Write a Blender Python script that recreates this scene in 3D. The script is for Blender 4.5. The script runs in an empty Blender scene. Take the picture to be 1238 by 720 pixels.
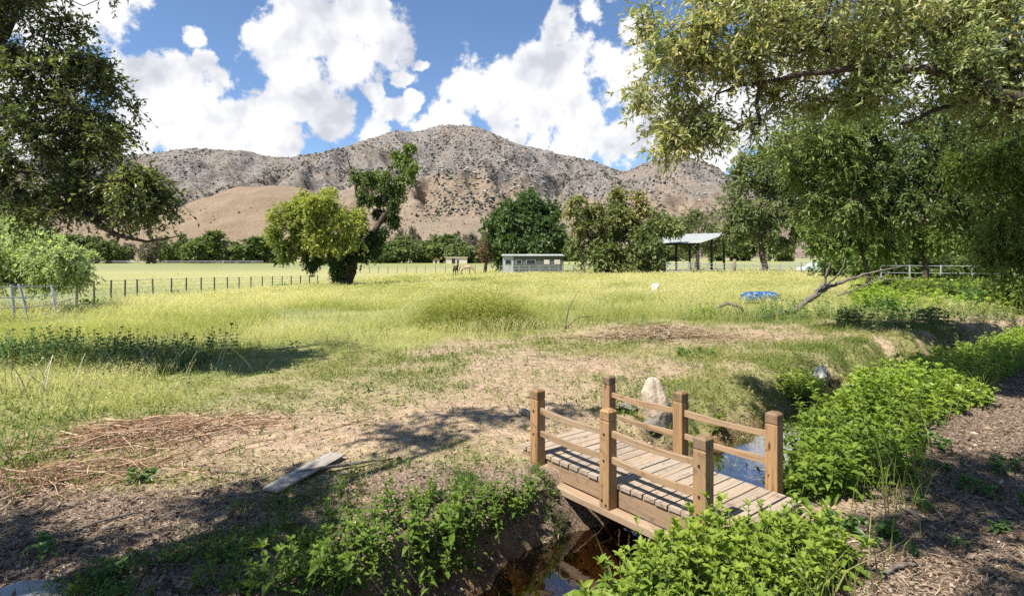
import bpy, math, random
import numpy as np
from mathutils import Vector, Matrix

random.seed(7)
C = bpy.context.scene.collection
F_PX, CX, HOR, CAM_Z = 684.0, 619.0, 310.0, 1.65
U32 = np.uint32

# ------------------------------------------------------------------ noise
def _h(ix, iy, s):
    with np.errstate(over='ignore'):
        n = ix.astype(np.int64).astype(U32) * U32(374761393) + iy.astype(np.int64).astype(U32) * U32(668265263) + U32(s * 1274126177 & 0xffffffff)
        n = (n ^ (n >> U32(13))) * U32(1274126177)
        n = (n ^ (n >> U32(16))) * U32(2246822519)
        n = n ^ (n >> U32(15))
    return n.astype(np.float64) / 4294967295.0

def vnoise(x, y, s=0):
    x = np.asarray(x, float); y = np.asarray(y, float)
    ix = np.floor(x); iy = np.floor(y); fx = x - ix; fy = y - iy
    fx = fx * fx * (3 - 2 * fx); fy = fy * fy * (3 - 2 * fy)
    a = _h(ix, iy, s); b = _h(ix + 1, iy, s); c = _h(ix, iy + 1, s); d = _h(ix + 1, iy + 1, s)
    return (a * (1 - fx) + b * fx) * (1 - fy) + (c * (1 - fx) + d * fx) * fy

def fbm(x, y, octv=4, s=0, gain=.5):
    t = 0; a = 1; n = 0
    for k in range(octv):
        t = t + a * vnoise(x * 2**k + 17.3 * k, y * 2**k - 9.1 * k, s + k); n += a; a *= gain
    return t / n

def sm(t, a=0., b=1.):
    t = np.clip((np.asarray(t, float) - a) / (b - a), 0, 1)
    return t * t * (3 - 2 * t)

# ------------------------------------------------------------------ terrain
CREEK = np.array([(-1.6, .6), (-.95, 1.7), (-.58, 2.36), (.04, 3.20), (.82, 3.94), (1.5, 4.55), (2.32, 5.7), (3.5, 6.8), (4.93, 8.15), (6.97, 9.9),
                  (9, 11.6), (11.6, 13.7), (16, 16), (25, 18), (60, 24)], float)
WATER_Z = -.47

def creek_d(x, y):
    x = np.asarray(x, float); y = np.asarray(y, float)
    best = np.full(np.broadcast(x, y).shape, 1e9); side = np.zeros_like(best)
    for (ax, ay), (bx, by) in zip(CREEK[:-1], CREEK[1:]):
        dx, dy = bx - ax, by - ay; L2 = dx * dx + dy * dy
        t = np.clip(((x - ax) * dx + (y - ay) * dy) / L2, 0, 1)
        ex = x - (ax + t * dx); ey = y - (ay + t * dy)
        d = np.hypot(ex, ey); m = d < best
        best = np.where(m, d, best); side = np.where(m, np.sign(dx * ey - dy * ex), side)
    return best, side          # side > 0: the meadow's bank

def H(x, y):
    x = np.asarray(x, float); y = np.asarray(y, float)
    L = 1 - .45 * sm(x, -20, 5) - .2 * sm(x, 5, 24)
    z = -.05 - (.78 * sm(y, 6, 30) + .55 * sm(y, 28, 58)) * L
    near = 1 - sm(np.hypot(x, y), 20, 60)
    z = z + near * ((fbm(x * .5, y * .5, 3, 3) - .5) * .10 + (fbm(x * 2.2, y * 2.2, 3, 5) - .5) * .05)
    z = z + (1 - sm(np.hypot(x, y), 9, 20)) * (fbm(x * 9, y * 9, 2, 8) - .5) * .022
    d, side = creek_d(x, y)
    dn = d + (fbm(x * 2.1, y * 2.1, 3, 11) - .5) * .34 + (fbm(x * 7, y * 7, 3, 13) - .5) * .16
    lip = .76 + .02 * sm(y, 3.6, 4.3) + .35 * sm(y, 8, 14)
    lip = np.where(side > 0, lip * (1 + .25 * sm(y, 4.9, 6.3) * (1 - sm(y, 10, 13))), lip)
    carve = 1 - sm(dn / lip, np.where((side > 0) & (y > 5.2), .34, .40), 1.02)
    depth = .63 + .12 * sm(y, 10, 14) - .135 * sm(y, 4.9, 5.6) * (1 - sm(y, 10, 12))
    z = z * (1 - carve) + (-.05 - depth) * carve
    z = z + sm(carve, .02, .3) * (1 - .5 * sm(y, 9, 14)) * ((fbm(x * 6.5, y * 6.5, 4, 15, .6) - .5) * (.20 - .12 * sm(y, 4.6, 5.6)) + (fbm(x * 19, y * 19, 2, 16) - .5) * .03 * (1 - .8 * sm(y, 4.5, 5.5)))
    z = z - .05 * np.exp(-(np.hypot(x - 1.04, y - 4.38) / 1.55)**6)
    return z

def hit(px, py, dmax=900):
    t = (px - CX) / F_PX; s = (py - HOR) / F_PX
    ys = np.concatenate([np.arange(1.5, 40, .02), np.arange(40, dmax, .2)])
    under = CAM_Z - s * ys < H(t * ys, ys)
    k = int(np.argmax(under)) if under.any() else len(ys) - 1
    y = float(ys[k]); x = t * y
    return x, y, float(H(x, y))

def P(px, py, d):
    return np.array(((px - CX) / F_PX * d, d, CAM_Z - (py - HOR) / F_PX * d))

def ground_at(px, d):
    x = (px - CX) / F_PX * d
    return np.array((x, d, float(H(x, d))))

# ------------------------------------------------------------------ mesh helpers
def mk(name, V, Fs, mat, parent=None, attrs=None, smooth=False, mi=None, origin=None):
    V = np.asarray(V, np.float64).reshape(-1, 3)
    if origin is not None: V = V - np.asarray(origin, float)
    Fs = [np.asarray(f, np.int64) for f in Fs if len(f)]
    me = bpy.data.meshes.new(name)
    me.vertices.add(len(V)); me.vertices.foreach_set('co', V.astype(np.float32).ravel())
    nl = sum(f.size for f in Fs); nf = sum(len(f) for f in Fs)
    me.loops.add(nl); me.polygons.add(nf)
    me.loops.foreach_set('vertex_index', np.concatenate([f.ravel() for f in Fs]).astype(np.int32))
    tot = np.concatenate([np.full(len(f), f.shape[1]) for f in Fs])
    st = np.concatenate([[0], np.cumsum(tot)[:-1]])
    me.polygons.foreach_set('loop_start', st.astype(np.int32))
    for m in (mat if isinstance(mat, (list, tuple)) else [mat]): me.materials.append(m)
    if mi is not None: me.polygons.foreach_set('material_index', np.asarray(mi, np.int32))
    me.polygons.foreach_set('use_smooth', np.full(nf, bool(smooth)))
    for k, a in (attrs or {}).items():
        at = me.attributes.new(k, 'FLOAT', 'POINT'); at.data.foreach_set('value', np.asarray(a, np.float32).ravel())
    me.update(calc_edges=True)
    o = bpy.data.objects.new(name, me); C.objects.link(o)
    if parent is not None: o.parent = parent
    if origin is not None and parent is None: o.location = origin
    return o

def tag(o, label, cat, group=None, kind=None):
    o['label'] = label
    if cat: o['category'] = cat
    if group: o['group'] = group
    if kind: o['kind'] = kind
    return o

def empty(name, loc, label, cat, group=None, rz=0.):
    o = bpy.data.objects.new(name, None); C.objects.link(o); o.location = Vector([float(v) for v in loc]); o.rotation_euler = (0, 0, rz)
    o.empty_display_size = .2
    return tag(o, label, cat, group)

def copy_tree(o, loc, rz=0., s=(1, 1, 1), label=None, group=None):
    r = o.copy(); C.objects.link(r); r.location = Vector([float(v) for v in loc]); r.rotation_euler = (0, 0, rz); r.scale = s
    if label: r['label'] = label
    if group: r['group'] = group
    for ch in list(o.children):
        c = ch.copy(); C.objects.link(c); c.parent = r
        for g in list(ch.children):
            d = g.copy(); C.objects.link(d); d.parent = c
    return r

class MB:
    def __init__(s): s.V = []; s.Q = []; s.T = []; s.n = 0; s.R = []
    def add(s, V, Q=None, T=None, r=0.):
        V = np.asarray(V, float).reshape(-1, 3)
        if Q is not None and len(Q): s.Q.append(np.asarray(Q) + s.n)
        if T is not None and len(T): s.T.append(np.asarray(T) + s.n)
        s.V.append(V); s.R.append(np.broadcast_to(np.asarray(r, float), (len(V),))); s.n += len(V)
    def box(s, c, d, M=None, r=0., bev=0.):
        hx, hy, hz = [v / 2 for v in d]
        if bev > 0:
            b = min(bev, hx * .9, hy * .9, hz * .9); pts = []
            for z in (-hz, hz):
                for e in (0, 1):
                    zz = z if e == (1 if z < 0 else 0) and False else z
            # chamfered box: three rings of eight
            def ring(z, ins):
                x, y = hx - ins, hy - ins
                return [(x, -y + b, z), (x, y - b, z), (x - b, y, z), (-x + b, y, z), (-x, y - b, z), (-x, -y + b, z), (-x + b, -y, z), (x - b, -y, z)]
            R = [ring(-hz, b * .6), ring(-hz + b, 0), ring(hz - b, 0), ring(hz, b * .6)]
            V = np.array(sum(R, [])); Q = []
            for k in range(3):
                for i in range(8):
                    j = (i + 1) % 8; Q.append((k * 8 + i, k * 8 + j, k * 8 + 8 + j, k * 8 + 8 + i))
            for o in (0, 24):
                f = [o + i for i in range(8)]
                if o == 0: f = f[::-1]
                Q += [(f[0], f[1], f[2], f[3]), (f[0], f[3], f[4], f[7]), (f[4], f[5], f[6], f[7])]
        else:
            V = np.array([(x, y, z) for z in (-hz, hz) for x, y in ((-hx, -hy), (hx, -hy), (hx, hy), (-hx, hy))])
            Q = [(3, 2, 1, 0), (4, 5, 6, 7), (0, 1, 5, 4), (1, 2, 6, 5), (2, 3, 7, 6), (3, 0, 4, 7)]
        if M is not None: V = V @ np.asarray(M, float).T
        s.add(V + np.asarray(c, float), Q, r=r)
    def tube(s, pts, rad, n=6, r=0., cap=True):
        pts = np.asarray(pts, float); m = len(pts); rad = np.broadcast_to(np.asarray(rad, float), (m,))
        tg = np.gradient(pts, axis=0); tg /= np.linalg.norm(tg, axis=1, keepdims=True) + 1e-9
        ref = np.array((0, 0, 1.)) if abs(tg[0][2]) < .9 else np.array((1., 0, 0))
        V = []
        u = np.cross(ref, tg[0]); u /= np.linalg.norm(u)
        for i in range(m):
            u = u - tg[i] * (u @ tg[i]); u /= np.linalg.norm(u) + 1e-9
            w = np.cross(tg[i], u); a = np.arange(n) * 2 * math.pi / n
            V.append(pts[i] + rad[i] * (np.cos(a)[:, None] * u + np.sin(a)[:, None] * w))
        V = np.concatenate(V); Q = []
        for i in range(m - 1):
            for k in range(n):
                l = (k + 1) % n; Q.append((i * n + k, i * n + l, i * n + n + l, i * n + n + k))
        T = []
        if cap:
            V = np.concatenate([V, pts[:1], pts[-1:]]); a, b = m * n, m * n + 1
            for k in range(n):
                l = (k + 1) % n; T += [(a, l, k), (b, (m - 1) * n + k, (m - 1) * n + l)]
        s.add(V, Q, T, r=r)
    def build(s, name, mat, parent=None, origin=None, smooth=False):
        return mk(name, np.concatenate(s.V), [np.concatenate(q) for q in (s.Q, s.T) if q], mat, parent, {'rnd': np.concatenate(s.R)}, smooth, None, origin)

# ------------------------------------------------------------------ materials
class NT:
    def __init__(s, name):
        s.m = bpy.data.materials.new(name); s.m.use_nodes = True; s.t = s.m.node_tree; s.t.nodes.clear()
        s.out = s.n('ShaderNodeOutputMaterial')
    def n(s, typ, **kw):
        nd = s.t.nodes.new(typ)
        for k, v in kw.items(): setattr(nd, k, v)
        return nd
    def l(s, a, b): s.t.links.new(a, b)
    def set(s, sock, v):
        if isinstance(v, bpy.types.NodeSocket): s.l(v, sock)
        elif isinstance(v, (tuple, list)) and len(v) == 3 and sock.type == 'RGBA': sock.default_value = (*v, 1)
        else: sock.default_value = v
    def attr(s, name): return s.n('ShaderNodeAttribute', attribute_name=name).outputs['Fac']
    def coord(s, kind='Object'): return s.n('ShaderNodeTexCoord').outputs[kind]
    def mapping(s, v, scale):
        m = s.n('ShaderNodeMapping'); s.l(v, m.inputs['Vector']); m.inputs['Scale'].default_value = scale; return m.outputs[0]
    def noise(s, vec, scale, detail=4, rough=.55, dist=0.):
        n = s.n('ShaderNodeTexNoise'); s.l(vec, n.inputs['Vector']); n.inputs['Scale'].default_value = scale
        n.inputs['Detail'].default_value = detail; n.inputs['Roughness'].default_value = rough; n.inputs['Distortion'].default_value = dist
        return n.outputs['Fac']
    def vor(s, vec, scale, out='Distance', feature='F1'):
        n = s.n('ShaderNodeTexVoronoi', feature=feature); s.l(vec, n.inputs['Vector']); n.inputs['Scale'].default_value = scale; return n.outputs[out]
    def ramp(s, fac, stops, interp='LINEAR'):
        r = s.n('ShaderNodeValToRGB'); s.set(r.inputs[0], fac); r.color_ramp.interpolation = interp
        e = r.color_ramp.elements
        while len(e) < len(stops): e.new(.5)
        for i, (p, c) in enumerate(stops):
            e[i].position = p; e[i].color = (*c, 1) if len(c) == 3 else c
        return r.outputs[0]
    def mix(s, f, a, b, mode='MIX'):
        m = s.n('ShaderNodeMix', data_type='RGBA', blend_type=mode)
        s.set(m.inputs[0], f); s.set(m.inputs[6], a); s.set(m.inputs[7], b); return m.outputs[2]
    def math(s, op, a, b=None, c=None, clamp=False):
        m = s.n('ShaderNodeMath', operation=op, use_clamp=clamp); s.set(m.inputs[0], a)
        if b is not None: s.set(m.inputs[1], b)
        if c is not None: s.set(m.inputs[2], c)
        return m.outputs[0]
    def mr(s, v, a, b, c=0., d=1.):
        m = s.n('ShaderNodeMapRange', interpolation_type='SMOOTHSTEP'); s.set(m.inputs[0], v)
        for i, k in enumerate((a, b, c, d)): m.inputs[i + 1].default_value = k
        return m.outputs[0]
    def bsdf(s, col, rough=.7, spec=.3, bump=None, bstr=.3, bdist=.02, metal=0.):
        b = s.n('ShaderNodeBsdfPrincipled'); s.set(b.inputs['Base Color'], col); s.set(b.inputs['Roughness'], rough)
        b.inputs['Specular IOR Level'].default_value = spec; b.inputs['Metallic'].default_value = metal
        if bump is not None:
            k = s.n('ShaderNodeBump'); k.inputs['Strength'].default_value = bstr; k.inputs['Distance'].default_value = bdist
            s.l(bump, k.inputs['Height']); s.l(k.outputs[0], b.inputs['Normal'])
        return b.outputs[0]
    def done(s, sh): s.l(sh, s.out.inputs['Surface']); return s.m

GAIN = dict(leaf_left=1.45, leaf_pale=2.0, leaf_right=1.75, leaf_willow=1.45, leaf_valley=1.75, leaf_scrub=1.25, leaf_yellow=1.4, weed_leaf=1.05, weed_leaf_lime=1.1, leaf_round=1.5, leaf_ivy=1.5, leaf_brown=1.75, leaf_olive=1.15, leaf_bright=1.1, tall_grass=1.08, scrub=.9)
def leaf_mat(name, stops, trans=.35, rough=.5, spec=.25, tboost=1.5):
    k = GAIN.get(name, 1.); stops = [(q, tuple(min(.8, v * k) for v in c)) for q, c in stops]
    t = NT(name); col = t.ramp(t.attr('rnd'), stops)
    b = t.bsdf(col, rough, spec)
    tr = t.n('ShaderNodeBsdfTranslucent'); t.l(t.mix(1., col, (tboost, tboost * 1.05, tboost * .55), 'MULTIPLY'), tr.inputs[0])
    mx = t.n('ShaderNodeMixShader'); mx.inputs[0].default_value = trans; t.l(b, mx.inputs[1]); t.l(tr.outputs[0], mx.inputs[2])
    return t.done(mx.outputs[0])

def bark_mat(name, a, b):
    t = NT(name); v = t.mapping(t.coord(), (1, 1, .25))
    n = t.noise(v, 14, 5, .65, .6); c = t.ramp(n, [(.3, a), (.7, b)])
    return t.done(t.bsdf(c, .9, .1, n, .8, .03))

def plain_mat(name, a, b=None, scale=8, rough=.6, metal=0., spec=.3):
    t = NT(name); n = t.noise(t.coord(), scale, 5, .6); b = b or tuple(.7 * v for v in a)
    return t.done(t.bsdf(t.ramp(n, [(.3, b), (.65, a)]), rough, spec, n, .2, .01, metal))

def wood_mat(name, light, dark, grey, axis, scale=1., greyamt=.5, grain=60):
    t = NT(name); v = t.coord()
    sc = [grain * scale] * 3; sc[axis] = 2.2 * scale
    r = t.attr('rnd'); off = t.n('ShaderNodeVectorMath', operation='ADD'); t.l(v, off.inputs[0])
    cmb = t.n('ShaderNodeCombineXYZ'); t.l(t.math('MULTIPLY', r, 37.), cmb.inputs[0]); t.l(t.math('MULTIPLY', r, 53.), cmb.inputs[1]); t.l(t.math('MULTIPLY', r, 91.), cmb.inputs[2])
    t.l(cmb.outputs[0], off.inputs[1]); v2 = off.outputs[0]
    g = t.noise(t.mapping(v2, sc), 1., 4, .6, .35)
    sc2 = [9.] * 3; sc2[axis] = .9
    big = t.noise(t.mapping(v2, sc2), 1., 4, .6, .8)
    c = t.ramp(g, [(.28, dark), (.48, light), (.75, tuple(min(1, x * 1.18) for x in light))])
    c = t.mix(t.math('MULTIPLY', t.mr(big, .38, .68), greyamt), c, grey)
    c = t.mix(t.math('MULTIPLY', t.mr(t.noise(v2, 16, 4, .65), .54, .74), .7), c, dark)       # stains
    tone = t.math('ADD', t.math('MULTIPLY', t.noise(cmb.outputs[0], 3.1, 0), .5), .75)
    c = t.mix(1., c, t.ramp(tone, [(.7, (.72, .72, .72)), (1.2, (1.1, 1.08, 1.05))]), 'MULTIPLY')
    kn = t.vor(t.mapping(v2, [7 if i != axis else 2.1 for i in range(3)]), 1.)
    c = t.mix(t.mr(kn, .10, .05), c, dark)
    return t.done(t.bsdf(c, .72, .2, g, .35, .004))

M = {}
M['post'] = wood_mat('post_wood', (.30, .178, .084), (.085, .042, .02), (.235, .165, .105), 2, 1., .6)
M['cap'] = wood_mat('cap_wood', (.20, .125, .065), (.06, .035, .02), (.16, .125, .09), 2, 1., .7)
M['rail'] = wood_mat('rail_wood', (.28, .185, .105), (.11, .066, .037), (.24, .195, .145), 0, 1., .6)
M['sill'] = wood_mat('sill_wood', (.27, .185, .118), (.16, .095, .05), (.31, .255, .19), 0, 1., .5)
M['deck'] = wood_mat('deck_wood', (.30, .232, .165), (.07, .053, .04), (.285, .248, .205), 1, 1., .85, 75)
M['joist'] = wood_mat('joist_wood', (.24, .16, .095), (.09, .055, .03), (.2, .16, .12), 0, 1., .5)
M['board'] = wood_mat('weathered_board', (.25, .225, .19), (.09, .075, .06), (.29, .28, .265), 0, 1., .8)
M['bark'] = bark_mat('bark', (.035, .026, .02), (.14, .11, .085))
M['bark_pale'] = bark_mat('bark_pale', (.10, .08, .06), (.30, .25, .20))
M['bark_far'] = plain_mat('bark_far', (.08, .062, .048), (.03, .024, .02), 3, .9, 0, .1)
M['dead'] = bark_mat('dead_wood', (.065, .052, .043), (.23, .20, .17))
M['steel'] = plain_mat('galvanised_pipe', (.36, .37, .37), (.25, .26, .27), 5, .5, .1)
M['tpost'] = plain_mat('fence_post', (.16, .145, .125), (.07, .062, .055), 5, .8)
M['wire'] = plain_mat('fence_wire', (.42, .41, .39), (.30, .29, .28), 5, .6)
M['dark_steel'] = plain_mat('dark_steel', (.05, .045, .04), (.03, .028, .025), 4, .6)
M['iron_bolt'] = plain_mat('iron_bolt', (.05, .045, .04), (.02, .018, .016), 30, .5, .6)

M['leaf_left'] = leaf_mat('leaf_left', [(0, (.036, .048, .020)), (.55, (.072, .092, .032)), (.8, (.13, .150, .045)), (1, (.22, .23, .07))], .38, .38, .4)
M['leaf_pale'] = leaf_mat('leaf_pale', [(0, (.14, .17, .085)), (.6, (.22, .255, .13)), (1, (.30, .33, .18))], .45, .5)
M['leaf_right'] = leaf_mat('leaf_right', [(0, (.07, .098, .038)), (.45, (.135, .165, .065)), (.75, (.22, .225, .10)), (1, (.34, .28, .13))], .36, .42, .35)
M['leaf_willow'] = leaf_mat('leaf_willow', [(0, (.038, .058, .018)), (.6, (.082, .120, .034)), (1, (.17, .20, .06))], .36, .45)
M['leaf_bright'] = leaf_mat('leaf_bright', [(0, (.08, .122, .028)), (.6, (.15, .205, .048)), (1, (.25, .29, .08))], .42, .45)
M['leaf_yellow'] = leaf_mat('leaf_yellow', [(0, (.12, .15, .036)), (.5, (.235, .255, .062)), (1, (.36, .355, .10))], .36, .5)
M['leaf_ivy'] = leaf_mat('leaf_ivy', [(0, (.022, .036, .013)), (.55, (.055, .085, .024)), (1, (.14, .18, .045))], .25, .5)
M['leaf_round'] = leaf_mat('leaf_round', [(0, (.036, .060, .022)), (.6, (.062, .098, .034)), (1, (.10, .145, .05))], .28, .45)
M['leaf_brown'] = leaf_mat('leaf_brown', [(0, (.048, .062, .022)), (.45, (.095, .112, .034)), (.75, (.17, .155, .06)), (1, (.24, .17, .085))], .28, .5)
M['leaf_olive'] = leaf_mat('leaf_olive', [(0, (.10, .125, .048)), (.6, (.17, .20, .075)), (1, (.25, .27, .11))], .3, .5)
M['leaf_valley'] = leaf_mat('leaf_valley', [(0, (.045, .062, .022)), (.6, (.085, .112, .036)), (1, (.14, .165, .055))], .25, .55)
M['leaf_red'] = leaf_mat('leaf_red', [(0, (.10, .055, .035)), (.6, (.20, .115, .07)), (1, (.28, .17, .10))], .2, .6)
M['leaf_scrub'] = leaf_mat('leaf_scrub', [(0, (.075, .095, .035)), (.6, (.135, .165, .06)), (1, (.21, .23, .09))], .2, .6)
M['leaf_dry'] = leaf_mat('leaf_dry', [(0, (.13, .115, .085)), (.6, (.21, .185, .135)), (1, (.28, .245, .18))], .2, .7)
M['weed'] = leaf_mat('weed_leaf', [(0, (.06, .105, .018)), (.55, (.13, .20, .028)), (1, (.25, .31, .045))], .40, .5, .22)
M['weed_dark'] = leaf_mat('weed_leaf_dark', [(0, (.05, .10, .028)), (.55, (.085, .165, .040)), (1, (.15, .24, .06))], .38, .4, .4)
M['weed_lime'] = leaf_mat('weed_leaf_lime', [(0, (.13, .20, .028)), (.55, (.23, .31, .045)), (1, (.34, .40, .075))], .40, .4, .35)
M['stem'] = plain_mat('weed_stem', (.18, .22, .07), (.12, .14, .05), 20, .6)
M['tall_grass'] = leaf_mat('tall_grass', [(0, (.13, .165, .045)), (.35, (.28, .295, .095)), (.7, (.42, .405, .165)), (1, (.55, .495, .30))], .5, .6, .15)
M['flower'] = leaf_mat('yellow_flower', [(0, (.50, .47, .08)), (.6, (.62, .56, .12)), (1, (.68, .63, .28))], .3, .6, .1)
M['short_grass'] = leaf_mat('short_grass', [(0, (.065, .105, .020)), (.45, (.15, .195, .04)), (.75, (.28, .28, .09)), (1, (.42, .34, .18))], .38, .55, .2)
M['bank_grass'] = leaf_mat('bank_grass', [(0, (.045, .085, .018)), (.6, (.09, .16, .03)), (1, (.19, .26, .06))], .38, .5, .25)
M['straw'] = leaf_mat('straw', [(0, (.16, .10, .06)), (.5, (.33, .235, .145)), (1, (.52, .42, .29))], .1, .7, .15)
M['red_straw'] = leaf_mat('red_straw', [(0, (.13, .062, .036)), (.5, (.31, .18, .108)), (1, (.58, .43, .29))], .1, .7, .15)
M['litter'] = leaf_mat('litter', [(0, (.055, .036, .026)), (.45, (.125, .085, .06)), (.8, (.25, .18, .125)), (1, (.46, .365, .27))], .05, .8, .15)
M['pebble'] = leaf_mat('pebble', [(0, (.16, .11, .07)), (.5, (.30, .22, .14)), (1, (.52, .43, .31))], .0, .7, .3)
M['pale_stalk'] = leaf_mat('pale_stalk', [(0, (.36, .33, .22)), (1, (.58, .54, .40))], .1, .7)

def rock_mat(name, a, b, d):
    t = NT(name); v = t.coord()
    n = t.noise(v, 5, 8, .65); f = t.noise(v, 38, 5, .7)
    c = t.mix(t.mr(n, .35, .65), a, b); c = t.mix(t.mr(f, .58, .72), c, d)
    h = t.math('ADD', n, t.math('MULTIPLY', f, .35))
    return t.done(t.bsdf(c, .85, .2, h, .7, .04))
M['boulder'] = rock_mat('tan_boulder', (.50, .40, .30), (.40, .31, .225), (.22, .165, .115))
M['white_rock'] = rock_mat('white_rock', (.62, .58, .53), (.52, .47, .41), (.33, .28, .23))
M['dark_rock'] = rock_mat('dark_rock', (.21, .185, .16), (.14, .12, .105), (.08, .07, .06))
M['grey_rock'] = rock_mat('grey_rock', (.36, .355, .35), (.28, .275, .27), (.19, .18, .175))

def ground_mat():
    t = NT('ground'); v = t.coord('Object')
    fine = t.noise(v, 55, 4, .7); mid = t.noise(v, 9, 6, .65); big = t.noise(v, 1.3, 5, .6); chip = t.vor(v, 95, 'Color'); chipd = t.vor(v, 60)
    sep = t.n('ShaderNodeSeparateColor'); t.l(chip, sep.inputs[0])
    tan = t.mix(t.mr(mid, .33, .68), (.235, .162, .105), (.42, .305, .20))
    tan = t.mix(t.mr(fine, .5, .75), tan, (.55, .44, .315))
    mul = t.ramp(t.math('ADD', t.math('MULTIPLY', sep.outputs[0], .7), t.math('MULTIPLY', mid, .35)),
                 [(.12, (.042, .029, .021)), (.4, (.115, .08, .057)), (.68, (.215, .155, .11)), (.9, (.38, .295, .22))])
    grn = t.mix(t.mr(mid, .35, .65), (.13, .15, .042), (.23, .235, .08)); grn = t.mix(t.mr(fine, .52, .72), grn, (.30, .26, .12))
    mud = t.mix(t.mr(mid, .35, .68), (.065, .041, .022), (.21, .125, .06)); mud = t.mix(t.mr(t.noise(v, 31, 4, .7), .55, .7), mud, (.27, .18, .10))
    mud = t.mix(t.mr(big, .55, .7), mud, (.04, .029, .02))
    # the far hay field lies in long bands
    fb = t.noise(t.mapping(v, (.006, .035, 1)), 1., 5, .6); fs = t.noise(t.mapping(v, (.25, .6, 1)), 1., 5, .7)
    fld = t.mix(t.mr(fb, .38, .62), (.18, .205, .052), (.34, .315, .092)); fld = t.mix(t.mr(fs, .45, .75), fld, (.30, .30, .11))
    c = t.mix(t.attr('mulch'), tan, mul); c = t.mix(t.attr('green'), c, grn); c = t.mix(t.attr('field'), c, fld); c = t.mix(t.attr('mud'), c, mud)
    hgt = t.math('ADD', t.math('ADD', t.math('MULTIPLY', fine, .4), t.math('MULTIPLY', mid, .6)), t.math('MULTIPLY', sep.outputs[1], .18))
    rough = t.math('SUBTRACT', .92, t.math('MULTIPLY', t.attr('wet'), .55))
    return t.done(t.bsdf(c, rough, .25, hgt, .8, .03))
M['ground'] = ground_mat()

def water_mat():
    t = NT('water'); v = t.coord('Object'); n = t.noise(t.mapping(v, (1, 1, 1)), 7, 3, .5)
    bp = t.n('ShaderNodeBump'); bp.inputs['Strength'].default_value = .10; bp.inputs['Distance'].default_value = .02; t.l(n, bp.inputs['Height'])
    fr = t.n('ShaderNodeFresnel'); fr.inputs[0].default_value = 1.40; t.l(bp.outputs[0], fr.inputs['Normal'])
    tr = t.n('ShaderNodeBsdfTransparent'); tr.inputs[0].default_value = (.42, .32, .21, 1)
    gl = t.n('ShaderNodeBsdfGlossy'); gl.inputs['Roughness'].default_value = .03; t.l(bp.outputs[0], gl.inputs['Normal'])
    mx = t.n('ShaderNodeMixShader'); t.l(t.math('MULTIPLY', fr.outputs[0], 3.6, clamp=True), mx.inputs[0]); t.l(tr.outputs[0], mx.inputs[1]); t.l(gl.outputs[0], mx.inputs[2])
    return t.done(mx.outputs[0])
M['water'] = water_mat()

def mountain_mat():
    t = NT('mountain'); v = t.coord('Object')
    big = t.noise(v, .0042, 6, .62, .4); mid = t.noise(v, .022, 6, .7); fine = t.noise(v, .085, 5, .75)
    soil = t.mix(t.mr(mid, .35, .65), (.205, .155, .108), (.285, .218, .155))
    rock = t.mix(t.mr(fine, .38, .66), (.105, .093, .083), (.315, .285, .258))
    f = t.math('ADD', t.attr('rocky'), t.math('MULTIPLY', t.math('SUBTRACT', big, .5), 1.6))
    c = t.mix(t.mr(f, .3, .8), soil, rock)
    scr = t.math('MULTIPLY', t.mr(fine, .56, .66), t.mr(t.math('ADD', f, mid), .55, 1.15))
    c = t.mix(t.math('MULTIPLY', scr, .7), c, (.12, .105, .09))
    c = t.mix(t.math('MULTIPLY', t.mr(t.noise(v, .0075, 6, .72, .6), .53, .66), .62), c, (.085, .074, .065))
    return t.done(t.bsdf(c, .95, .1, t.math('ADD', mid, t.math('MULTIPLY', fine, .5)), 1., 14.))
M['mountain'] = mountain_mat()
def foothill_mat():
    t = NT('foothill'); v = t.coord('Object')
    n = t.noise(v, .02, 6, .6); f = t.noise(t.mapping(v, (1, 2.2, 2.2)), .11, 6, .7)
    c = t.mix(t.mr(n, .3, .7), (.215, .158, .104), (.285, .215, .145)); c = t.mix(t.math('MULTIPLY', t.mr(f, .5, .7), .5), c, (.175, .12, .082))
    r_ = t.mr(t.noise(v, .10, 5, .75), .48, .62); c = t.mix(t.math('MULTIPLY', t.math('MULTIPLY', r_, t.attr('rocky')), .75), c, (.30, .27, .245))
    return t.done(t.bsdf(c, .95, .1, f, 1., 6.))
M['foothill'] = foothill_mat()
M['scrub'] = leaf_mat('mountain_scrub', [(0, (.03, .032, .024)), (.6, (.06, .06, .042)), (1, (.10, .095, .065))], 0, .9, .05)
M['hill_rock'] = leaf_mat('mountain_rock', [(0, (.19, .17, .15)), (.6, (.27, .245, .22)), (1, (.37, .34, .31))], 0, .9, .05)

# ------------------------------------------------------------------ ground sheet
def axis(lo, hi, step, far, grow=1.07):
    a = list(np.arange(lo, hi, step)); s = step; v = a[-1]
    up = []
    while v < far: s *= grow; v += s; up.append(v)
    s = step; v = a[0]; dn = []
    while v > -far: s *= grow; v -= s; dn.append(v)
    return np.array(dn[::-1] + a + up)
gx = axis(-7.5, 11, .055, 5200); gy = axis(1.2, 14, .055, 5200)
gy = gy[gy > -60]
X, Y = np.meshgrid(gx, gy); Z = H(X, Y)
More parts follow.
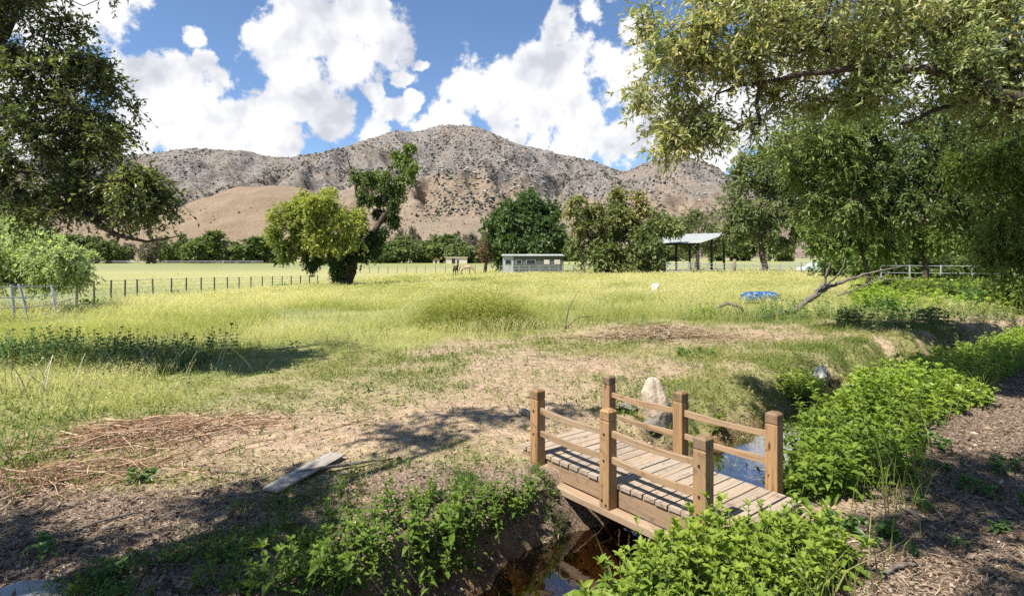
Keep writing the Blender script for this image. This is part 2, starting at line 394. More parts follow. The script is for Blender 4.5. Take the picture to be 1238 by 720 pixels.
# ---- zone masks (what the soil itself is)
TX = np.array([-40, -9, -6, -4.3, -3.6, -2.5, -1.2, .5, 2, 5.5, 9, 14, 30, 60]); TY = np.array([3, 3.6, 4.4, 5.6, 8.0, 10.2, 13, 14, 14.5, 15.9, 16.6, 18, 24, 30])
def zones(x, y):
    d, side = creek_d(x, y)
    n1 = fbm(x * .9, y * .9, 4, 21) - .5; n2 = fbm(x * 3, y * 3, 3, 25) - .5
    tall = sm(y - np.interp(x, TX, TY) + n1 * 4.5 + n2 * 1.6, -1.6, 1.8) * np.where(side > 0, 1, sm(d, 1.4, 2.0) * sm(y, 14, 17))
    tall = tall * sm(d, 1.0, 1.8)
    mud = 1 - sm(d + n2 * .5, .44, .74)
    path = np.where(side < 0, sm(d + n2 * .5, .8, 1.2), 0) * (1 - sm(y - .5 * x, 9.5, 13))
    fore = np.where(side > 0, 1 - sm(y + .12 * (x + 2) + n1 * 1.2 + n2 * .8, 3.7, 4.7), 0) * sm(d, .6, .9)
    mulch = np.maximum(path, fore)
    bank = np.where(side > 0, 1 - sm(d + n1 * .9 + n2 * .5, 1.25, 1.75), 0) * (1 - sm(y, 4.4, 4.9)) * sm(d + n2 * .8, .30, .60)   # weedy near bank
    bare = sm(fbm(x * .55 + 4, y * .55, 4, 31) + n2 * .25, .47, .60)
    # bare soil by the bridge's far end and by the far creek
    b1 = np.exp(-(((x + .3) / 1.7)**2 + ((y - 6.0) / 1.2)**2)); b2 = np.exp(-(((x - 5.2) / 3.0)**2 + ((y - 12.6) / 1.5)**2)); b3 = np.exp(-(((x + 1.9) / 2.3)**2 + ((y - 5.4) / .9)**2))
    b4 = np.exp(-(((x - 1.6) / 2.0)**2 + ((y - 8.8) / 1.1)**2)); b5 = np.exp(-(((x - 13) / 3)**2 + ((y - 17.5) / 1.4)**2))
    bank2 = np.where(side > 0, 1, 0) * sm(y, 4.9, 5.6) * (1 - sm(y, 13.5, 16)) * sm(x, 1.2, 2.2) * (1 - sm(d + n1 * 1.5, 2.2, 3.2)) * sm(fbm(x * 1.4, y * 1.4, 3, 37), .30, .46)
    bare = np.clip(np.maximum(bare * .85, 1.2 * np.maximum.reduce([b1, b2, b3, b4, b5])) + n2 * .35, 0, 1)
    g_med = np.where(side > 0, 1 - mulch, sm(y - .5 * x, 9.5, 13)) * (1 - bare) * (1 - tall) * sm(d + n2 * .6, .42, .7)
    bank2 = bank2 * (1 - .85 * sm(np.maximum.reduce([b2, b4, b5]) + n2 * .6, .25, .6))
    green = np.clip(np.maximum.reduce([g_med * (.75 + n2), bank, bank2 * sm(d + n2 * .6, .42, .7)]), 0, 1)
    field = sm(y, 22, 40) * 1.0
    return dict(tall=tall, mud=mud, mulch=mulch, bank=bank, bank2=bank2, bare=bare, green=green, field=field, d=d, side=side)
ZN = zones(X, Y)
def grid_faces(ny, nx):
    i = np.arange(ny * nx).reshape(ny, nx)
    return np.stack([i[:-1, :-1], i[:-1, 1:], i[1:, 1:], i[1:, :-1]], -1).reshape(-1, 4)
field_attr = np.maximum(ZN['field'], ZN['tall'] * .8)
g = mk('ground', np.stack([X, Y, Z], -1), [grid_faces(*X.shape)], M['ground'], None,
       dict(mulch=np.maximum(ZN['mulch'], ZN['bank'] * .95), green=np.clip(np.clip(ZN['green'] - ZN['bank'], 0, 1) * .85 + ZN['tall'] * .5, 0, 1), mud=ZN['mud'], field=field_attr, wet=1 - sm(Z, WATER_Z, WATER_Z + .10)), True)
tag(g, 'meadow ground of dry soil, grass and bark mulch cut by a small creek', None, None, 'structure')

# water strip
def water():
    pts = []; t = np.diff(CREEK, axis=0); L = np.hypot(*t.T); s = np.concatenate([[0], np.cumsum(L)])
    q = np.arange(0, 11.2, .25); cx = np.interp(q, s, CREEK[:, 0]); cy = np.interp(q, s, CREEK[:, 1])
    tx = np.gradient(cx); ty = np.gradient(cy); l = np.hypot(tx, ty); nx, ny = -ty / l, tx / l
    offs = np.linspace(-1.45, 1.45, 7)
    V = np.stack([cx[:, None] + nx[:, None] * offs, cy[:, None] + ny[:, None] * offs, np.full((len(q), 7), WATER_Z)], -1)
    o = mk('water', V, [grid_faces(len(q), 7)[:, ::-1]], M['water'], None, None, True)
    tag(o, 'shallow brown creek water reflecting the sky under the footbridge', None, None, 'structure')
water()

# ------------------------------------------------------------------ mountains
SKY_X = [-900, -600, -300, -100, 60, 165, 230, 290, 340, 390, 420, 450, 480, 505, 535, 565, 590, 620, 660, 700, 735, 755, 785, 812, 835, 860, 885, 905, 960, 1100, 1300, 1600, 2000]
SKY_Y = [250, 225, 205, 195, 192, 185, 177, 181, 189, 183, 176, 166, 157, 157, 150, 150, 157, 170, 181, 190, 200, 206, 194, 188, 191, 200, 212, 222, 226, 215, 205, 215, 240]
def h_mount(t, y):
    px = CX + t * F_PX; x = t * y
    crest = 2750.
    top = (HOR - np.interp(px, SKY_X, SKY_Y)) / F_PX * crest
    s = (y - 1250) / (crest - 1250)
    prof = np.where(s < 1, np.clip(s, 0, 1)**1.25, 1 - (s - 1) * 1.2)
    w = fbm(x * .0012, y * .0012, 3, 41) - .5
    r = 1 - np.abs(2 * fbm(x * .0026 + w * 1.6, y * .0013 - w, 4, 45) - 1) * 1.6
    r2 = 1 - np.abs(2 * fbm(x * .0085 + w, y * .0055, 4, 49) - 1) * 1.5
    env = np.clip(4 * s * (1 - s), 0, 1)
    h = top * prof + env * ((r - .5) * 190 + (r2 - .5) * 95) * (.35 + .65 * top / 600)
    h = h + np.clip(s * 2, 0, 1) * ((fbm(x * .03, y * .03, 4, 53) - .5) * 14 + (fbm(x * .11, y * .11, 3, 55) - .5) * 6)
    return h - 6 + 0 * t
tt = np.linspace(-1.75, 1.75, 620); yy = np.concatenate([np.linspace(1250, 2850, 230), np.linspace(2900, 3500, 16)])
T2, Y2 = np.meshgrid(tt, yy); Z2 = h_mount(T2, Y2)
lowness = 1 - sm(Z2 + 160 * (fbm(T2 * 9, Y2 * .004, 3, 88) - .5), 90, 260)
o = mk('mountain', np.stack([T2 * Y2, Y2, Z2], -1), [grid_faces(*T2.shape)], M['mountain'], None, {'rocky': .72 - .75 * lowness}, True)
tag(o, 'rocky brown and grey mountain range behind the meadow', None, None, 'structure')
FH_X = [-900, -300, -60, 60, 130, 200, 245, 290, 330, 365, 400, 440, 480, 520, 560, 600, 640, 690, 740, 800, 900, 1000, 1200, 1700]
FH_Y = [296, 292, 290, 284, 274, 254, 236, 223, 219, 221, 235, 255, 262, 260, 257, 258, 260, 266, 272, 278, 284, 286, 286, 290]
def h_foot(t, y):
    px = CX + t * F_PX; x = t * y
    top = (HOR - np.interp(px, FH_X, FH_Y)) / F_PX * 1120
    s = (y - 720) / 400.
    prof = np.where(s < 1, sm(np.clip(s, 0, 1)) * .6 + .4 * np.clip(s, 0, 1), 1 - .5 * (s - 1))
    return top * prof + np.clip(s, 0, 1) * ((fbm(x * .012, y * .012, 4, 61) - .5) * 20 + (fbm(x * .05, y * .05, 3, 63) - .5) * 5) - 4
tt = np.linspace(-1.75, 1.75, 420); yy = np.linspace(720, 1330, 80); T3, Y3 = np.meshgrid(tt, yy)
o = mk('foothill', np.stack([T3 * Y3, Y3, h_foot(T3, Y3)], -1), [grid_faces(*T3.shape)], M['foothill'], None, {'rocky': sm(CX + T3 * F_PX, 400, 520)}, True)
tag(o, 'smooth tan dry grass foothill below the rocky mountain', None, None, 'structure')

def lumps(pos, size, seed, flat=.8):
    r = np.random.default_rng(seed); n = len(pos)
    base = np.array([(1, 0, 0), (0, 1, 0), (-1, 0, 0), (0, -1, 0), (0, 0, 1), (0, 0, -.4)], float)
    T = np.array([(0, 1, 4), (1, 2, 4), (2, 3, 4), (3, 0, 4), (1, 0, 5), (2, 1, 5), (3, 2, 5), (0, 3, 5)])
    V = base[None] * (.7 + .6 * r.random((n, 6, 1))) + r.normal(0, .12, (n, 6, 3)); V[..., 2] *= flat
    V = V * size[:, None, None] + pos[:, None]
    Fq = (T[None] + 6 * np.arange(n)[:, None, None]).reshape(-1, 3)
    return V.reshape(-1, 3), Fq, np.repeat(r.random(n), 6)
def scatter_hill(name, label, mat, n, seed, hf, y0, y1, smin, smax, dens, flat):
    r = np.random.default_rng(seed); t = r.uniform(-1.3, 1.3, n); y = r.uniform(y0, y1, n)
    x = t * y; keep = r.random(n) < dens(t, x, y); t, x, y = t[keep], x[keep], y[keep]
    z = hf(t, y); sz = smin + (smax - smin) * r.random(len(x))**2.2
    V, Fq, rn = lumps(np.stack([x, y, z + sz * .2], -1), sz, seed, flat)
    tag(mk(name, V, [Fq], mat, None, {'rnd': rn}), label, None, None, 'stuff')
dn = lambda t, x, y: np.clip((fbm(x * .006, y * .006, 4, 71) - .40) * 4, .03, 1) * np.clip((h_mount(t, y) - 20) / 110, .06, 1)
scatter_hill('mountain_scrub', 'dark scrub dotted over the rocky mountain slopes', M['scrub'], 110000, 5, h_mount, 1300, 2780, 1.6, 6.0, dn, .9)
dr = lambda t, x, y: np.clip((fbm(x * .004 + 9, y * .004, 4, 75) - .42) * 5, .03, 1) * np.clip((h_mount(t, y) - 50) / 120, .02, 1)
scatter_hill('mountain_boulders', 'pale grey boulders strewn over the mountain slopes', M['hill_rock'], 60000, 6, h_mount, 1320, 2780, 1.4, 6.5, dr, .7)
df = lambda t, x, y: np.clip((fbm(x * .012, y * .012, 3, 78) - .50) * 3, .03, .8) * (.22 + .78 * sm(CX + t * F_PX, 390, 520))
scatter_hill('foothill_scrub', 'sparse dark bushes on the tan foothill', M['scrub'], 16000, 8, h_foot, 740, 1180, .7, 2.6, df, .95)

# ------------------------------------------------------------------ trees
def leaf_mesh(b, a, L, W, r, fold=.18):
    """diamond leaves folded along the midrib: base b, unit axis a, length L, width W"""
    n = len(b); up = r.normal(0, 1, (n, 3)); up[:, 2] += .7
    s = np.cross(a, up); s /= np.linalg.norm(s, axis=1, keepdims=True) + 1e-9; nn = np.cross(s, a)
    L = L[:, None]; W = W[:, None]
    V = np.stack([b, b + a * L * .42 + s * W * .5 + nn * W * fold, b + a * L, b + a * L * .42 - s * W * .5 + nn * W * fold], 1)
    i = 4 * np.arange(n)[:, None]
    return V.reshape(-1, 3), np.concatenate([i + np.array([[0, 1, 2]]), i + np.array([[0, 2, 3]])])

def skel(limbs, clumps, r, step, r_tip, flare):
    pos = []; par = []; rad0 = []
    for pl in limbs:
        pl = np.asarray(pl, float); m = [pl[0]]
        for a, b in zip(pl[:-1], pl[1:]):
            k = max(1, int(np.linalg.norm(b[:3] - a[:3]) / step))
            for j in range(1, k + 1):
                q = a + (b - a) * j / k; q[:3] += r.normal(0, 1, 3) * min(.35 * q[3], step * .12); m.append(q)
        prev = -1
        if pos:
            prev = int(np.argmin(np.linalg.norm(np.array(pos) - m[0][:3], axis=1)))
        for q in m:
            pos.append(q[:3]); par.append(prev); rad0.append(q[3]); prev = len(pos) - 1
    nl = len(pos); root = pos[0]
    order = np.argsort(np.linalg.norm(clumps - np.array(pos).mean(0), axis=1))
    arr = np.zeros((nl + len(clumps) * 24, 3)); arr[:nl] = pos; n = nl
    for ci in order:
        c = clumps[ci]; d = np.linalg.norm(arr[:n] - c, axis=1) + np.maximum(0, arr[:n, 2] - c[2]) * .35
        k = int(np.argmin(d)); dist = np.linalg.norm(arr[k] - c); m = min(22, max(1, int(dist / step)))
        side = r.normal(0, 1, 3) * dist * .10; prev = k; bow = dist * .10
        for j in range(1, m + 1):
            f = j / m; q = arr[k] * (1 - f) + c * f + side * math.sin(math.pi * f) + np.array((0, 0, bow * math.sin(math.pi * f))) + (r.normal(0, step * .08, 3) if j < m else 0)
            arr[n] = q; par.append(prev); rad0.append(0); prev = n; n += 1
    cnt = np.zeros(n); has = np.zeros(n, bool)
    for i in range(n - 1, nl - 1, -1):
        if cnt[i] == 0: cnt[i] = 1
        if par[i] >= 0: cnt[par[i]] += cnt[i]
    rad = np.where(np.arange(n) < nl, np.array(rad0[:n]), r_tip * np.maximum(cnt, 1)**.46)
    for i in range(nl, n):
        if par[i] >= 0: rad[i] = min(rad[i], max(rad[par[i]] * .92, r_tip))
    return arr[:n], np.array(par), rad

def frusta(A, B, ra, rb, k=5):
    n = len(A); t = B - A; t /= np.linalg.norm(t, axis=1, keepdims=True) + 1e-9
    ref = np.where(np.abs(t[:, 2:3]) < .9, np.array([[0, 0, 1.]]), np.array([[1., 0, 0]]))
    u = np.cross(ref, t); u /= np.linalg.norm(u, axis=1, keepdims=True) + 1e-9; w = np.cross(t, u)
    an = np.arange(k) * 2 * math.pi / k
    ring = np.cos(an)[None, :, None] * u[:, None] + np.sin(an)[None, :, None] * w[:, None]
    V = np.concatenate([A[:, None] + ring * ra[:, None, None], B[:, None] + ring * rb[:, None, None]], 1)
    j = np.arange(k); q = np.stack([j, (j + 1) % k, k + (j + 1) % k, k + j], -1)
    return V.reshape(-1, 3), (q[None] + 2 * k * np.arange(n)[:, None, None]).reshape(-1, 4)

def lobe_points(lobes, r):
    out = []; wt = []
    for (c, rad, n) in lobes:
        v = r.normal(0, 1, (n, 3)); v /= np.linalg.norm(v, axis=1, keepdims=True)
        q = r.random(n)**.42
        k = max(3, n // 11); cv = r.normal(0, 1, (k, 3)); cv /= np.linalg.norm(cv, axis=1, keepdims=True); cq = (.35 + .75 * r.random(k))**.6
        cc = (cv * cq[:, None])[r.integers(0, k, n)]; v = np.where(r.random((n, 1)) < .82, cc + r.normal(0, .145, (n, 3)), v * q[:, None])
        out.append(np.asarray(c) + v * np.asarray(rad)); wt.append(v)
    return np.concatenate(out), np.concatenate(wt)

def tree(name, label, cat, limbs, lobes, leafm, barkm, seed, twigs=7, tlen=.35, per=9, llen=.08, lwid=.028, droop=.3, r_tip=.006,
         step=.25, group=None, jit=.9, twig_tubes=True, lobe_tone=None, sway=.6, bare=0.):
    r = np.random.default_rng(seed)
    clumps, outw = lobe_points(lobes, r)
    arr, par, rad = skel(limbs, clumps, r, step, r_tip, 1.)
    origin = np.array(limbs[0][0][:3], float)
    root = empty(name, origin, label, cat, group)
    k = np.nonzero(par >= 0)[0]
    V, Q = frusta(arr[par[k]], arr[k], rad[par[k]], rad[k], 6)
    Vs, Qs = [V], [Q]; nv = len(V)
    tone = r.random(len(clumps)) * .55
    if lobe_tone is not None:
        tone = tone * .6 + np.repeat(np.array(lobe_tone, float), [l[2] for l in lobes])
    use = np.nonzero(r.random(len(clumps)) >= bare)[0]
    ci = np.repeat(use, twigs); n = len(ci)
    d = r.normal(0, 1, (n, 3)) * jit + outw[ci] * sway; d[:, 2] -= droop * .5; d /= np.linalg.norm(d, axis=1, keepdims=True)
    L = tlen * (.5 + .8 * r.random(n)); s0 = clumps[ci] + r.normal(0, tlen * .12, (n, 3))
    def along(f, idx): return s0[idx] + d[idx] * (L[idx] * f)[:, None] + np.array((0, 0, -1.)) * (droop * L[idx] * f * f)[:, None]
    if twig_tubes:
        ii = np.arange(n); a0 = s0; a1 = along(np.full(n, .5), ii); a2 = along(np.full(n, 1.), ii)
        w = np.full(n, r_tip * .62)
        for A, B, x, y in ((a0, a1, w, w * .75), (a1, a2, w * .75, w * .4)):
            v, q = frusta(A, B, x, y, 3); Vs.append(v); Qs.append(q + nv); nv += len(v)
    mk('trunk', np.concatenate(Vs) - origin, [np.concatenate(Qs)], barkm, root, None, True)
    idx = np.repeat(np.arange(n), per); f = r.random(len(idx))**.75
    b = along(f, idx); a = d[idx] * .9 + r.normal(0, .75, (len(idx), 3)); a[:, 2] -= droop * (.4 + f); a /= np.linalg.norm(a, axis=1, keepdims=True)
    sz = .6 + .7 * r.random(len(idx))
    V, T = leaf_mesh(b, a, llen * sz, lwid * sz, r)
    rn = np.clip(tone[ci[idx]] + .45 * r.random(len(idx)), 0, 1)
    mk('crown', V - origin, [T], leafm, root, {'rnd': np.repeat(rn, 4)})
    return root

def lb(px, py, rx, ry, d, rd, n):
    return (P(px, py, d), (rx / F_PX * d, rd, ry / F_PX * d), n)
def lp(px, py, d, rad): return (*P(px, py, d), rad)

# foreground left tree: trunk stands just out of the frame
gb = ground_at(-110, 8.5)
tree('broadleaf_tree', 'big dark broadleaf tree leaning in over the meadow with small glossy leaves', 'tree',
     [[(gb[0], gb[1], gb[2] - .1, .34), lp(-100, 240, 8.5, .28), lp(-70, 150, 8.4, .22), lp(-20, 60, 8.2, .15), lp(30, -40, 8.1, .09)],
      [lp(-80, 190, 8.4, .17), lp(-10, 215, 8.2, .12), lp(50, 245, 8.1, .085), lp(105, 262, 8.0, .055), lp(140, 285, 7.9, .035), lp(178, 292, 7.9, .02), lp(212, 286, 7.9, .008)],
      [lp(105, 262, 8.0, .05), lp(150, 262, 8.0, .035), lp(195, 250, 8.0, .015)],
      [lp(-60, 140, 9.2, .14), lp(20, 150, 8.2, .09), lp(90, 160, 8.1, .05), lp(150, 165, 8.1, .02)],
      [lp(-20, 60, 8.2, .12), lp(50, 70, 8.1, .07), lp(110, 70, 8.1, .03)]],
     [lb(6, 50, 95, 60, 8.2, .9, 163), lb(71, 105, 68, 50, 8.1, .8, 124), lb(40, 168, 95, 45, 8.1, .9, 163), lb(26, 223, 100, 32, 8.1, .8, 148), lb(136, 213, 45, 19, 8.0, .5, 39),
      lb(164, 240, 36, 18, 7.9, .5, 39), lb(96, 246, 60, 21, 8.0, .6, 69), lb(111, 165, 32, 22, 8.0, .4, 26), lb(-124, 60, 120, 150, 8.4, 1.3, 128), lb(16, -80, 110, 80, 8.2, 1.2, 118), lb(171, 250, 24, 12, 7.9, .3, 28), lb(101, 80, 26, 34, 8.1, .4, 22), lb(16, -5, 75, 30, 8.1, .6, 43)],
     M['leaf_left'], M['bark'], 11, twigs=6, tlen=.30, per=8, llen=.070, lwid=.032, droop=.35, r_tip=.006,
     lobe_tone=[.08, .3, .15, .05, .4, .15, .15, .4, 0, 0, .15, .3, .15])  # higher tones tint sunlit patches into the leaf colour

# pale grey-green willow at the left edge
gb = ground_at(-70, 24)
tree('willow_tree', 'pale sage green willow with a low drooping bough at the left fence', 'tree',
     [[(gb[0], gb[1], gb[2] - .1, .3), lp(-60, 300, 24, .24), lp(-30, 265, 24, .15)],
      [lp(-60, 318, 24, .14), lp(0, 340, 23.6, .10), lp(35, 347, 23.4, .06), lp(62, 342, 23.4, .03)], [lp(-60, 300, 24, .13), lp(10, 300, 24, .08), lp(60, 310, 24, .04)]],
     [lb(20, 295, 50, 22, 24, 1.3, 150), lb(65, 312, 36, 22, 23.8, 1.0, 110), lb(20, 325, 50, 16, 23.8, 1.0, 110), lb(-50, 270, 50, 40, 24, 1.5, 140), lb(80, 328, 24, 13, 23.8, .7, 55)],
     M['leaf_pale'], M['bark'], 12, twigs=8, tlen=.55, per=11, llen=.16, lwid=.055, droop=.5, r_tip=.012, step=.5)

# the big limb that spans the upper right
gb = ground_at(1500, 6.4)
tree('overhanging_tree', 'large tree arching a long dark limb with yellowing narrow leaves over the creek', 'tree',
     [[(gb[0], gb[1], gb[2] - .1, .36), lp(1480, 240, 6.4, .30), lp(1420, 160, 6.4, .26), lp(1330, 128, 6.1, .17), lp(1238, 122, 5.9, .085), lp(1205, 113, 5.85, .075), lp(1174, 94, 5.8, .064), lp(1141, 86, 5.8, .053),
       lp(1099, 83, 5.8, .045), lp(1023, 80, 5.85, .035), lp(943, 97, 5.95, .024), lp(896, 103, 6.3, .018), lp(866, 114, 6.3, .010)],
      [lp(1420, 160, 6.4, .2), lp(1330, 40, 6.4, .14), lp(1240, -40, 6.4, .09), lp(1120, -80, 6.4, .05), lp(1000, -90, 6.4, .03)],
      [lp(1205, 113, 6.2, .05), lp(1150, 125, 6.1, .03), lp(1090, 150, 6.0, .014)],
      [lp(1099, 83, 6.2, .04), lp(1020, 40, 6.2, .025), lp(930, 20, 6.2, .014), lp(850, 25, 6.2, .008)],
      [lp(1141, 86, 6.2, .04), lp(1120, 30, 6.3, .025), lp(1080, -10, 6.3, .012)]],
     [lb(815, 60, 48, 50, 6.3, .55, 68), lb(840, 130, 46, 36, 6.3, .5, 58), lb(900, 35, 80, 55, 6.3, .7, 142), lb(1000, 30, 90, 50, 6.3, .8, 173), lb(1110, 25, 90, 50, 6.4, .9, 173), lb(1210, 35, 80, 60, 6.4, .9, 148),
      lb(900, 105, 50, 34, 6.2, .5, 43), lb(1010, 95, 80, 36, 6.3, .6, 80), lb(1110, 105, 80, 36, 6.2, .6, 80), lb(1200, 110, 60, 50, 6.1, .6, 74), lb(820, 165, 30, 18, 6.3, .35, 36),
      lb(950, -70, 170, 60, 6.4, 1., 142), lb(1180, -80, 170, 70, 6.4, 1.2, 155), lb(880, 150, 34, 12, 6.2, .3, 18), lb(1330, 60, 90, 110, 6.4, 1., 124), lb(785, 95, 18, 40, 6.3, .35, 26)],
     M['leaf_right'], M['bark'], 13, twigs=6, tlen=.25, per=8, llen=.070, lwid=.025, droop=.22, r_tip=.0042, step=.18,
     lobe_tone=[.32, .34, .28, .25, .2, .2, .25, .15, .1, .1, .3, .1, .1, .1, 0, .3])

# darker willow behind it
gb = ground_at(1290, 13)
tree('willow_tree', 'deep green willow standing in shade beyond the creek bend', 'tree',
     [[(gb[0], gb[1], gb[2] - .1, .36), lp(1280, 250, 13, .28), lp(1240, 190, 13, .18), lp(1180, 160, 13, .1), lp(1100, 150, 13, .05)],
      [lp(1275, 240, 13, .16), lp(1200, 250, 12.6, .10), lp(1130, 240, 12.5, .06), lp(1050, 250, 12.5, .025)],
      [lp(1240, 190, 13, .12), lp(1180, 215, 12.6, .08), lp(1090, 205, 12.6, .05), lp(1010, 215, 12.5, .02)]],
     [lb(1000, 165, 60, 45, 12.8, 1., 141), lb(1090, 165, 90, 55, 13, 1.2, 245), lb(1190, 180, 90, 60, 13, 1.2, 245), lb(1120, 235, 90, 30, 12.8, 1., 179), lb(1230, 250, 70, 40, 12.9, 1., 151), lb(1020, 225, 50, 35, 12.7, .8, 113),
      lb(1290, 180, 60, 90, 13.2, 1.2, 151)],
     M['leaf_willow'], M['bark'], 14, twigs=6, tlen=.42, per=9, llen=.125, lwid=.042, droop=.32, r_tip=.007, step=.3, lobe_tone=[.4, .2, .05, .0, 0, .35, .1])

# fresh green hanging sprays at the right edge
gb = ground_at(1390, 8.2)
tree('willow_tree', 'young willow with fresh green hanging sprays at the right edge', 'tree',
     [[(gb[0], gb[1], gb[2] - .1, .12), lp(1370, 250, 8.2, .09), lp(1330, 190, 8.2, .06), lp(1260, 175, 8.1, .03), lp(1200, 185, 8., .012)], [lp(1370, 270, 8.2, .06), lp(1290, 240, 8.1, .03), lp(1230, 245, 8., .012)]],
     [lb(1215, 215, 40, 34, 8., .5, 62), lb(1225, 270, 36, 30, 8., .5, 44), lb(1180, 205, 24, 20, 8., .3, 30), lb(1290, 220, 60, 70, 8.1, .8, 60), lb(1225, 315, 28, 18, 8., .4, 34)],
     M['leaf_bright'], M['bark'], 15, twigs=7, tlen=.28, per=9, llen=.09, lwid=.026, droop=.6, r_tip=.004, step=.2, lobe_tone=[0, .05, .2, 0, .1])

# bright sapling before the dark willow
gb = ground_at(1050, 26)
tree('sapling', 'slender sapling with bright lime green leaves behind the fallen limb', 'tree',
     [[(gb[0], gb[1], gb[2] - .1, .10), lp(1048, 322, 26, .08), lp(1035, 285, 26, .06), lp(1015, 235, 26, .03)], [lp(1036, 290, 26, .04), lp(1045, 265, 26, .02)], [lp(1042, 305, 26, .04), lp(985, 270, 26, .02)]],
     [lb(1010, 225, 34, 26, 26, .9, 70), lb(1040, 262, 38, 24, 26, 1., 80), lb(990, 268, 26, 22, 26, .8, 50), lb(1060, 292, 30, 16, 26, .8, 44), lb(1020, 292, 34, 14, 26, .8, 40)],
     M['leaf_bright'], M['bark'], 16, twigs=7, tlen=.5, per=9, llen=.19, lwid=.085, droop=.5, r_tip=.009, step=.4)

gb = ground_at(1120, 30)
tree('bright_tree', 'bushy bright green tree catching the sun under the dark willow', 'tree',
     [[(gb[0], gb[1], gb[2] - .1, .16), lp(1118, 310, 30, .12), lp(1110, 285, 30, .06)], [lp(1118, 312, 30, .08), lp(1080, 292, 30, .03)], [lp(1118, 310, 30, .08), lp(1165, 288, 30, .03)]],
     [lb(1085, 288, 34, 18, 30, 1.2, 60), lb(1125, 280, 34, 20, 30, 1.2, 70), lb(1170, 286, 34, 18, 30, 1.2, 60), lb(1205, 296, 24, 14, 30, 1., 36), lb(1060, 300, 20, 10, 30, .9, 26)],
     M['leaf_bright'], M['bark'], 26, twigs=7, tlen=.6, per=9, llen=.23, lwid=.10, droop=.4, r_tip=.01, step=.4, lobe_tone=[.1, .2, .1, .0, .1])
# tree with the pale trunk by the pipe panels
gb = ground_at(924, 76)
tree('shade_tree', 'olive green shade tree with a bare brown trunk beside the pipe corral', 'tree',
     [[(gb[0], gb[1], gb[2] - .2, .42), lp(921, 300, 76, .33), lp(922, 270, 76, .26), lp(935, 220, 76, .15), lp(950, 180, 76, .07)], [lp(921, 290, 76, .2), lp(900, 262, 76, .1)], [lp(922, 285, 76, .2), lp(955, 255, 76, .1), lp(980, 240, 76, .05)]],
     [lb(925, 235, 44, 36, 76, 3., 150), lb(955, 185, 40, 44, 76, 3., 150), lb(900, 268, 26, 20, 76, 2., 70), lb(975, 250, 40, 36, 76, 3., 130), lb(935, 275, 40, 14, 76, 2., 76), lb(900, 215, 20, 26, 76, 1.5, 36), lb(1005, 200, 40, 76, 77, 3, 110)],
     M['leaf_olive'], M['bark'], 17, twigs=8, tlen=1.1, per=10, llen=.40, lwid=.17, droop=.5, r_tip=.03, step=1.0, lobe_tone=[.0, .15, .15, -.15, -.1, .25, -.2])

# centre pair
gb = ground_at(410, 52); D0 = 52
tree('cottonwood_tree', 'yellow green spreading cottonwood with a thick dark trunk in mid meadow', 'tree',
     [[(gb[0], gb[1], gb[2] - .2, .95), lp(410, 338, D0, .66), lp(409, 326, D0, .54), lp(404, 308, D0, .52), lp(390, 280, D0, .30), lp(380, 255, D0, .18)], [lp(408, 318, D0, .45), lp(388, 306, D0, .34), lp(375, 303, D0, .3), lp(350, 300, D0, .14)], [lp(408, 318, D0, .42), lp(418, 302, D0, .28), lp(425, 280, D0, .16)], [lp(390, 280, D0, .25), lp(355, 262, D0, .12), lp(337, 262, D0, .05)]],
     [lb(388, 246, 32, 16, D0 - .6, 1.8, 91), lb(362, 262, 28, 20, D0, 1.8, 81), lb(413, 268, 28, 20, D0 - .6, 1.8, 81), lb(403, 290, 38, 12, D0 - 1.6, 1.4, 91), lb(352, 285, 20, 18, D0 + .3, 1.5, 48), lb(345, 302, 14, 10, D0 + .3, 1.0, 18), lb(380, 270, 36, 22, D0, 2., 81)],
     M['leaf_yellow'], M['bark'], 18, twigs=8, tlen=.75, per=10, llen=.26, lwid=.125, droop=.35, r_tip=.02, step=.7, lobe_tone=[.15, 0, .15, .3, -.25, -.4, -.05])  # low left lobes toned down: crown shade put into the leaf colour
gb = ground_at(417, 54); D1 = 53.6
tree('ivy_tree', 'dark leaning tree wrapped in climbing ivy behind the yellow cottonwood', 'tree',
     [[(gb[0], gb[1], gb[2] - .2, .75), lp(425, 315, D1, .46), lp(445, 292, D1, .33), lp(463, 262, D1, .24), lp(478, 240, D1, .18), lp(488, 215, D1, .11), lp(493, 190, D1, .07)],
      [lp(425, 312, D1, .35), lp(437, 280, D1, .25), lp(435, 250, D1, .18), lp(428, 215, D1, .1), lp(418, 185, D1, .04)], [lp(470, 250, D1, .2), lp(455, 222, D1, .1), lp(448, 205, D1, .05)],
      [lp(428, 215, D1, .06), lp(412, 196, D1, .03), lp(396, 172, D1, .012)]],
     [lb(452, 285, 10, 14, D1, .8, 41), lb(466, 258, 14, 20, D1, 1.04, 49), lb(480, 234, 14, 21, D1, 1.04, 54), lb(490, 205, 20, 25, D1, 1.30, 64), lb(497, 188, 12, 11, D1, 0.91, 22), lb(435, 222, 16, 20, D1, 1.04, 36), lb(437, 255, 9, 32, D1, 0.78, 36), lb(460, 212, 18, 15, D1, 1.04, 31),
      lb(430, 305, 22, 16, D1 - .6, 1.1, 79), lb(402, 320, 6, 11, D1 - 2.4, .4, 16), lb(415, 326, 5, 9, D1 - 2.3, .4, 10), lb(450, 300, 10, 14, D1 - .5, .8, 28), lb(360, 308, 24, 12, D1 + .4, 1.2, 49), lb(376, 312, 8, 14, D1 - .6, .6, 20), lb(470, 225, 13, 12, D1, 0.91, 22)],
     M['leaf_ivy'], M['bark'], 19, twigs=8, tlen=.5, per=10, llen=.22, lwid=.12, droop=.7, r_tip=.016, step=.6, lobe_tone=[-.1, -.05, .15, .45, .5, .35, .05, .35, -.3, -.1, -.1, -.25, -.2, 0, .1])

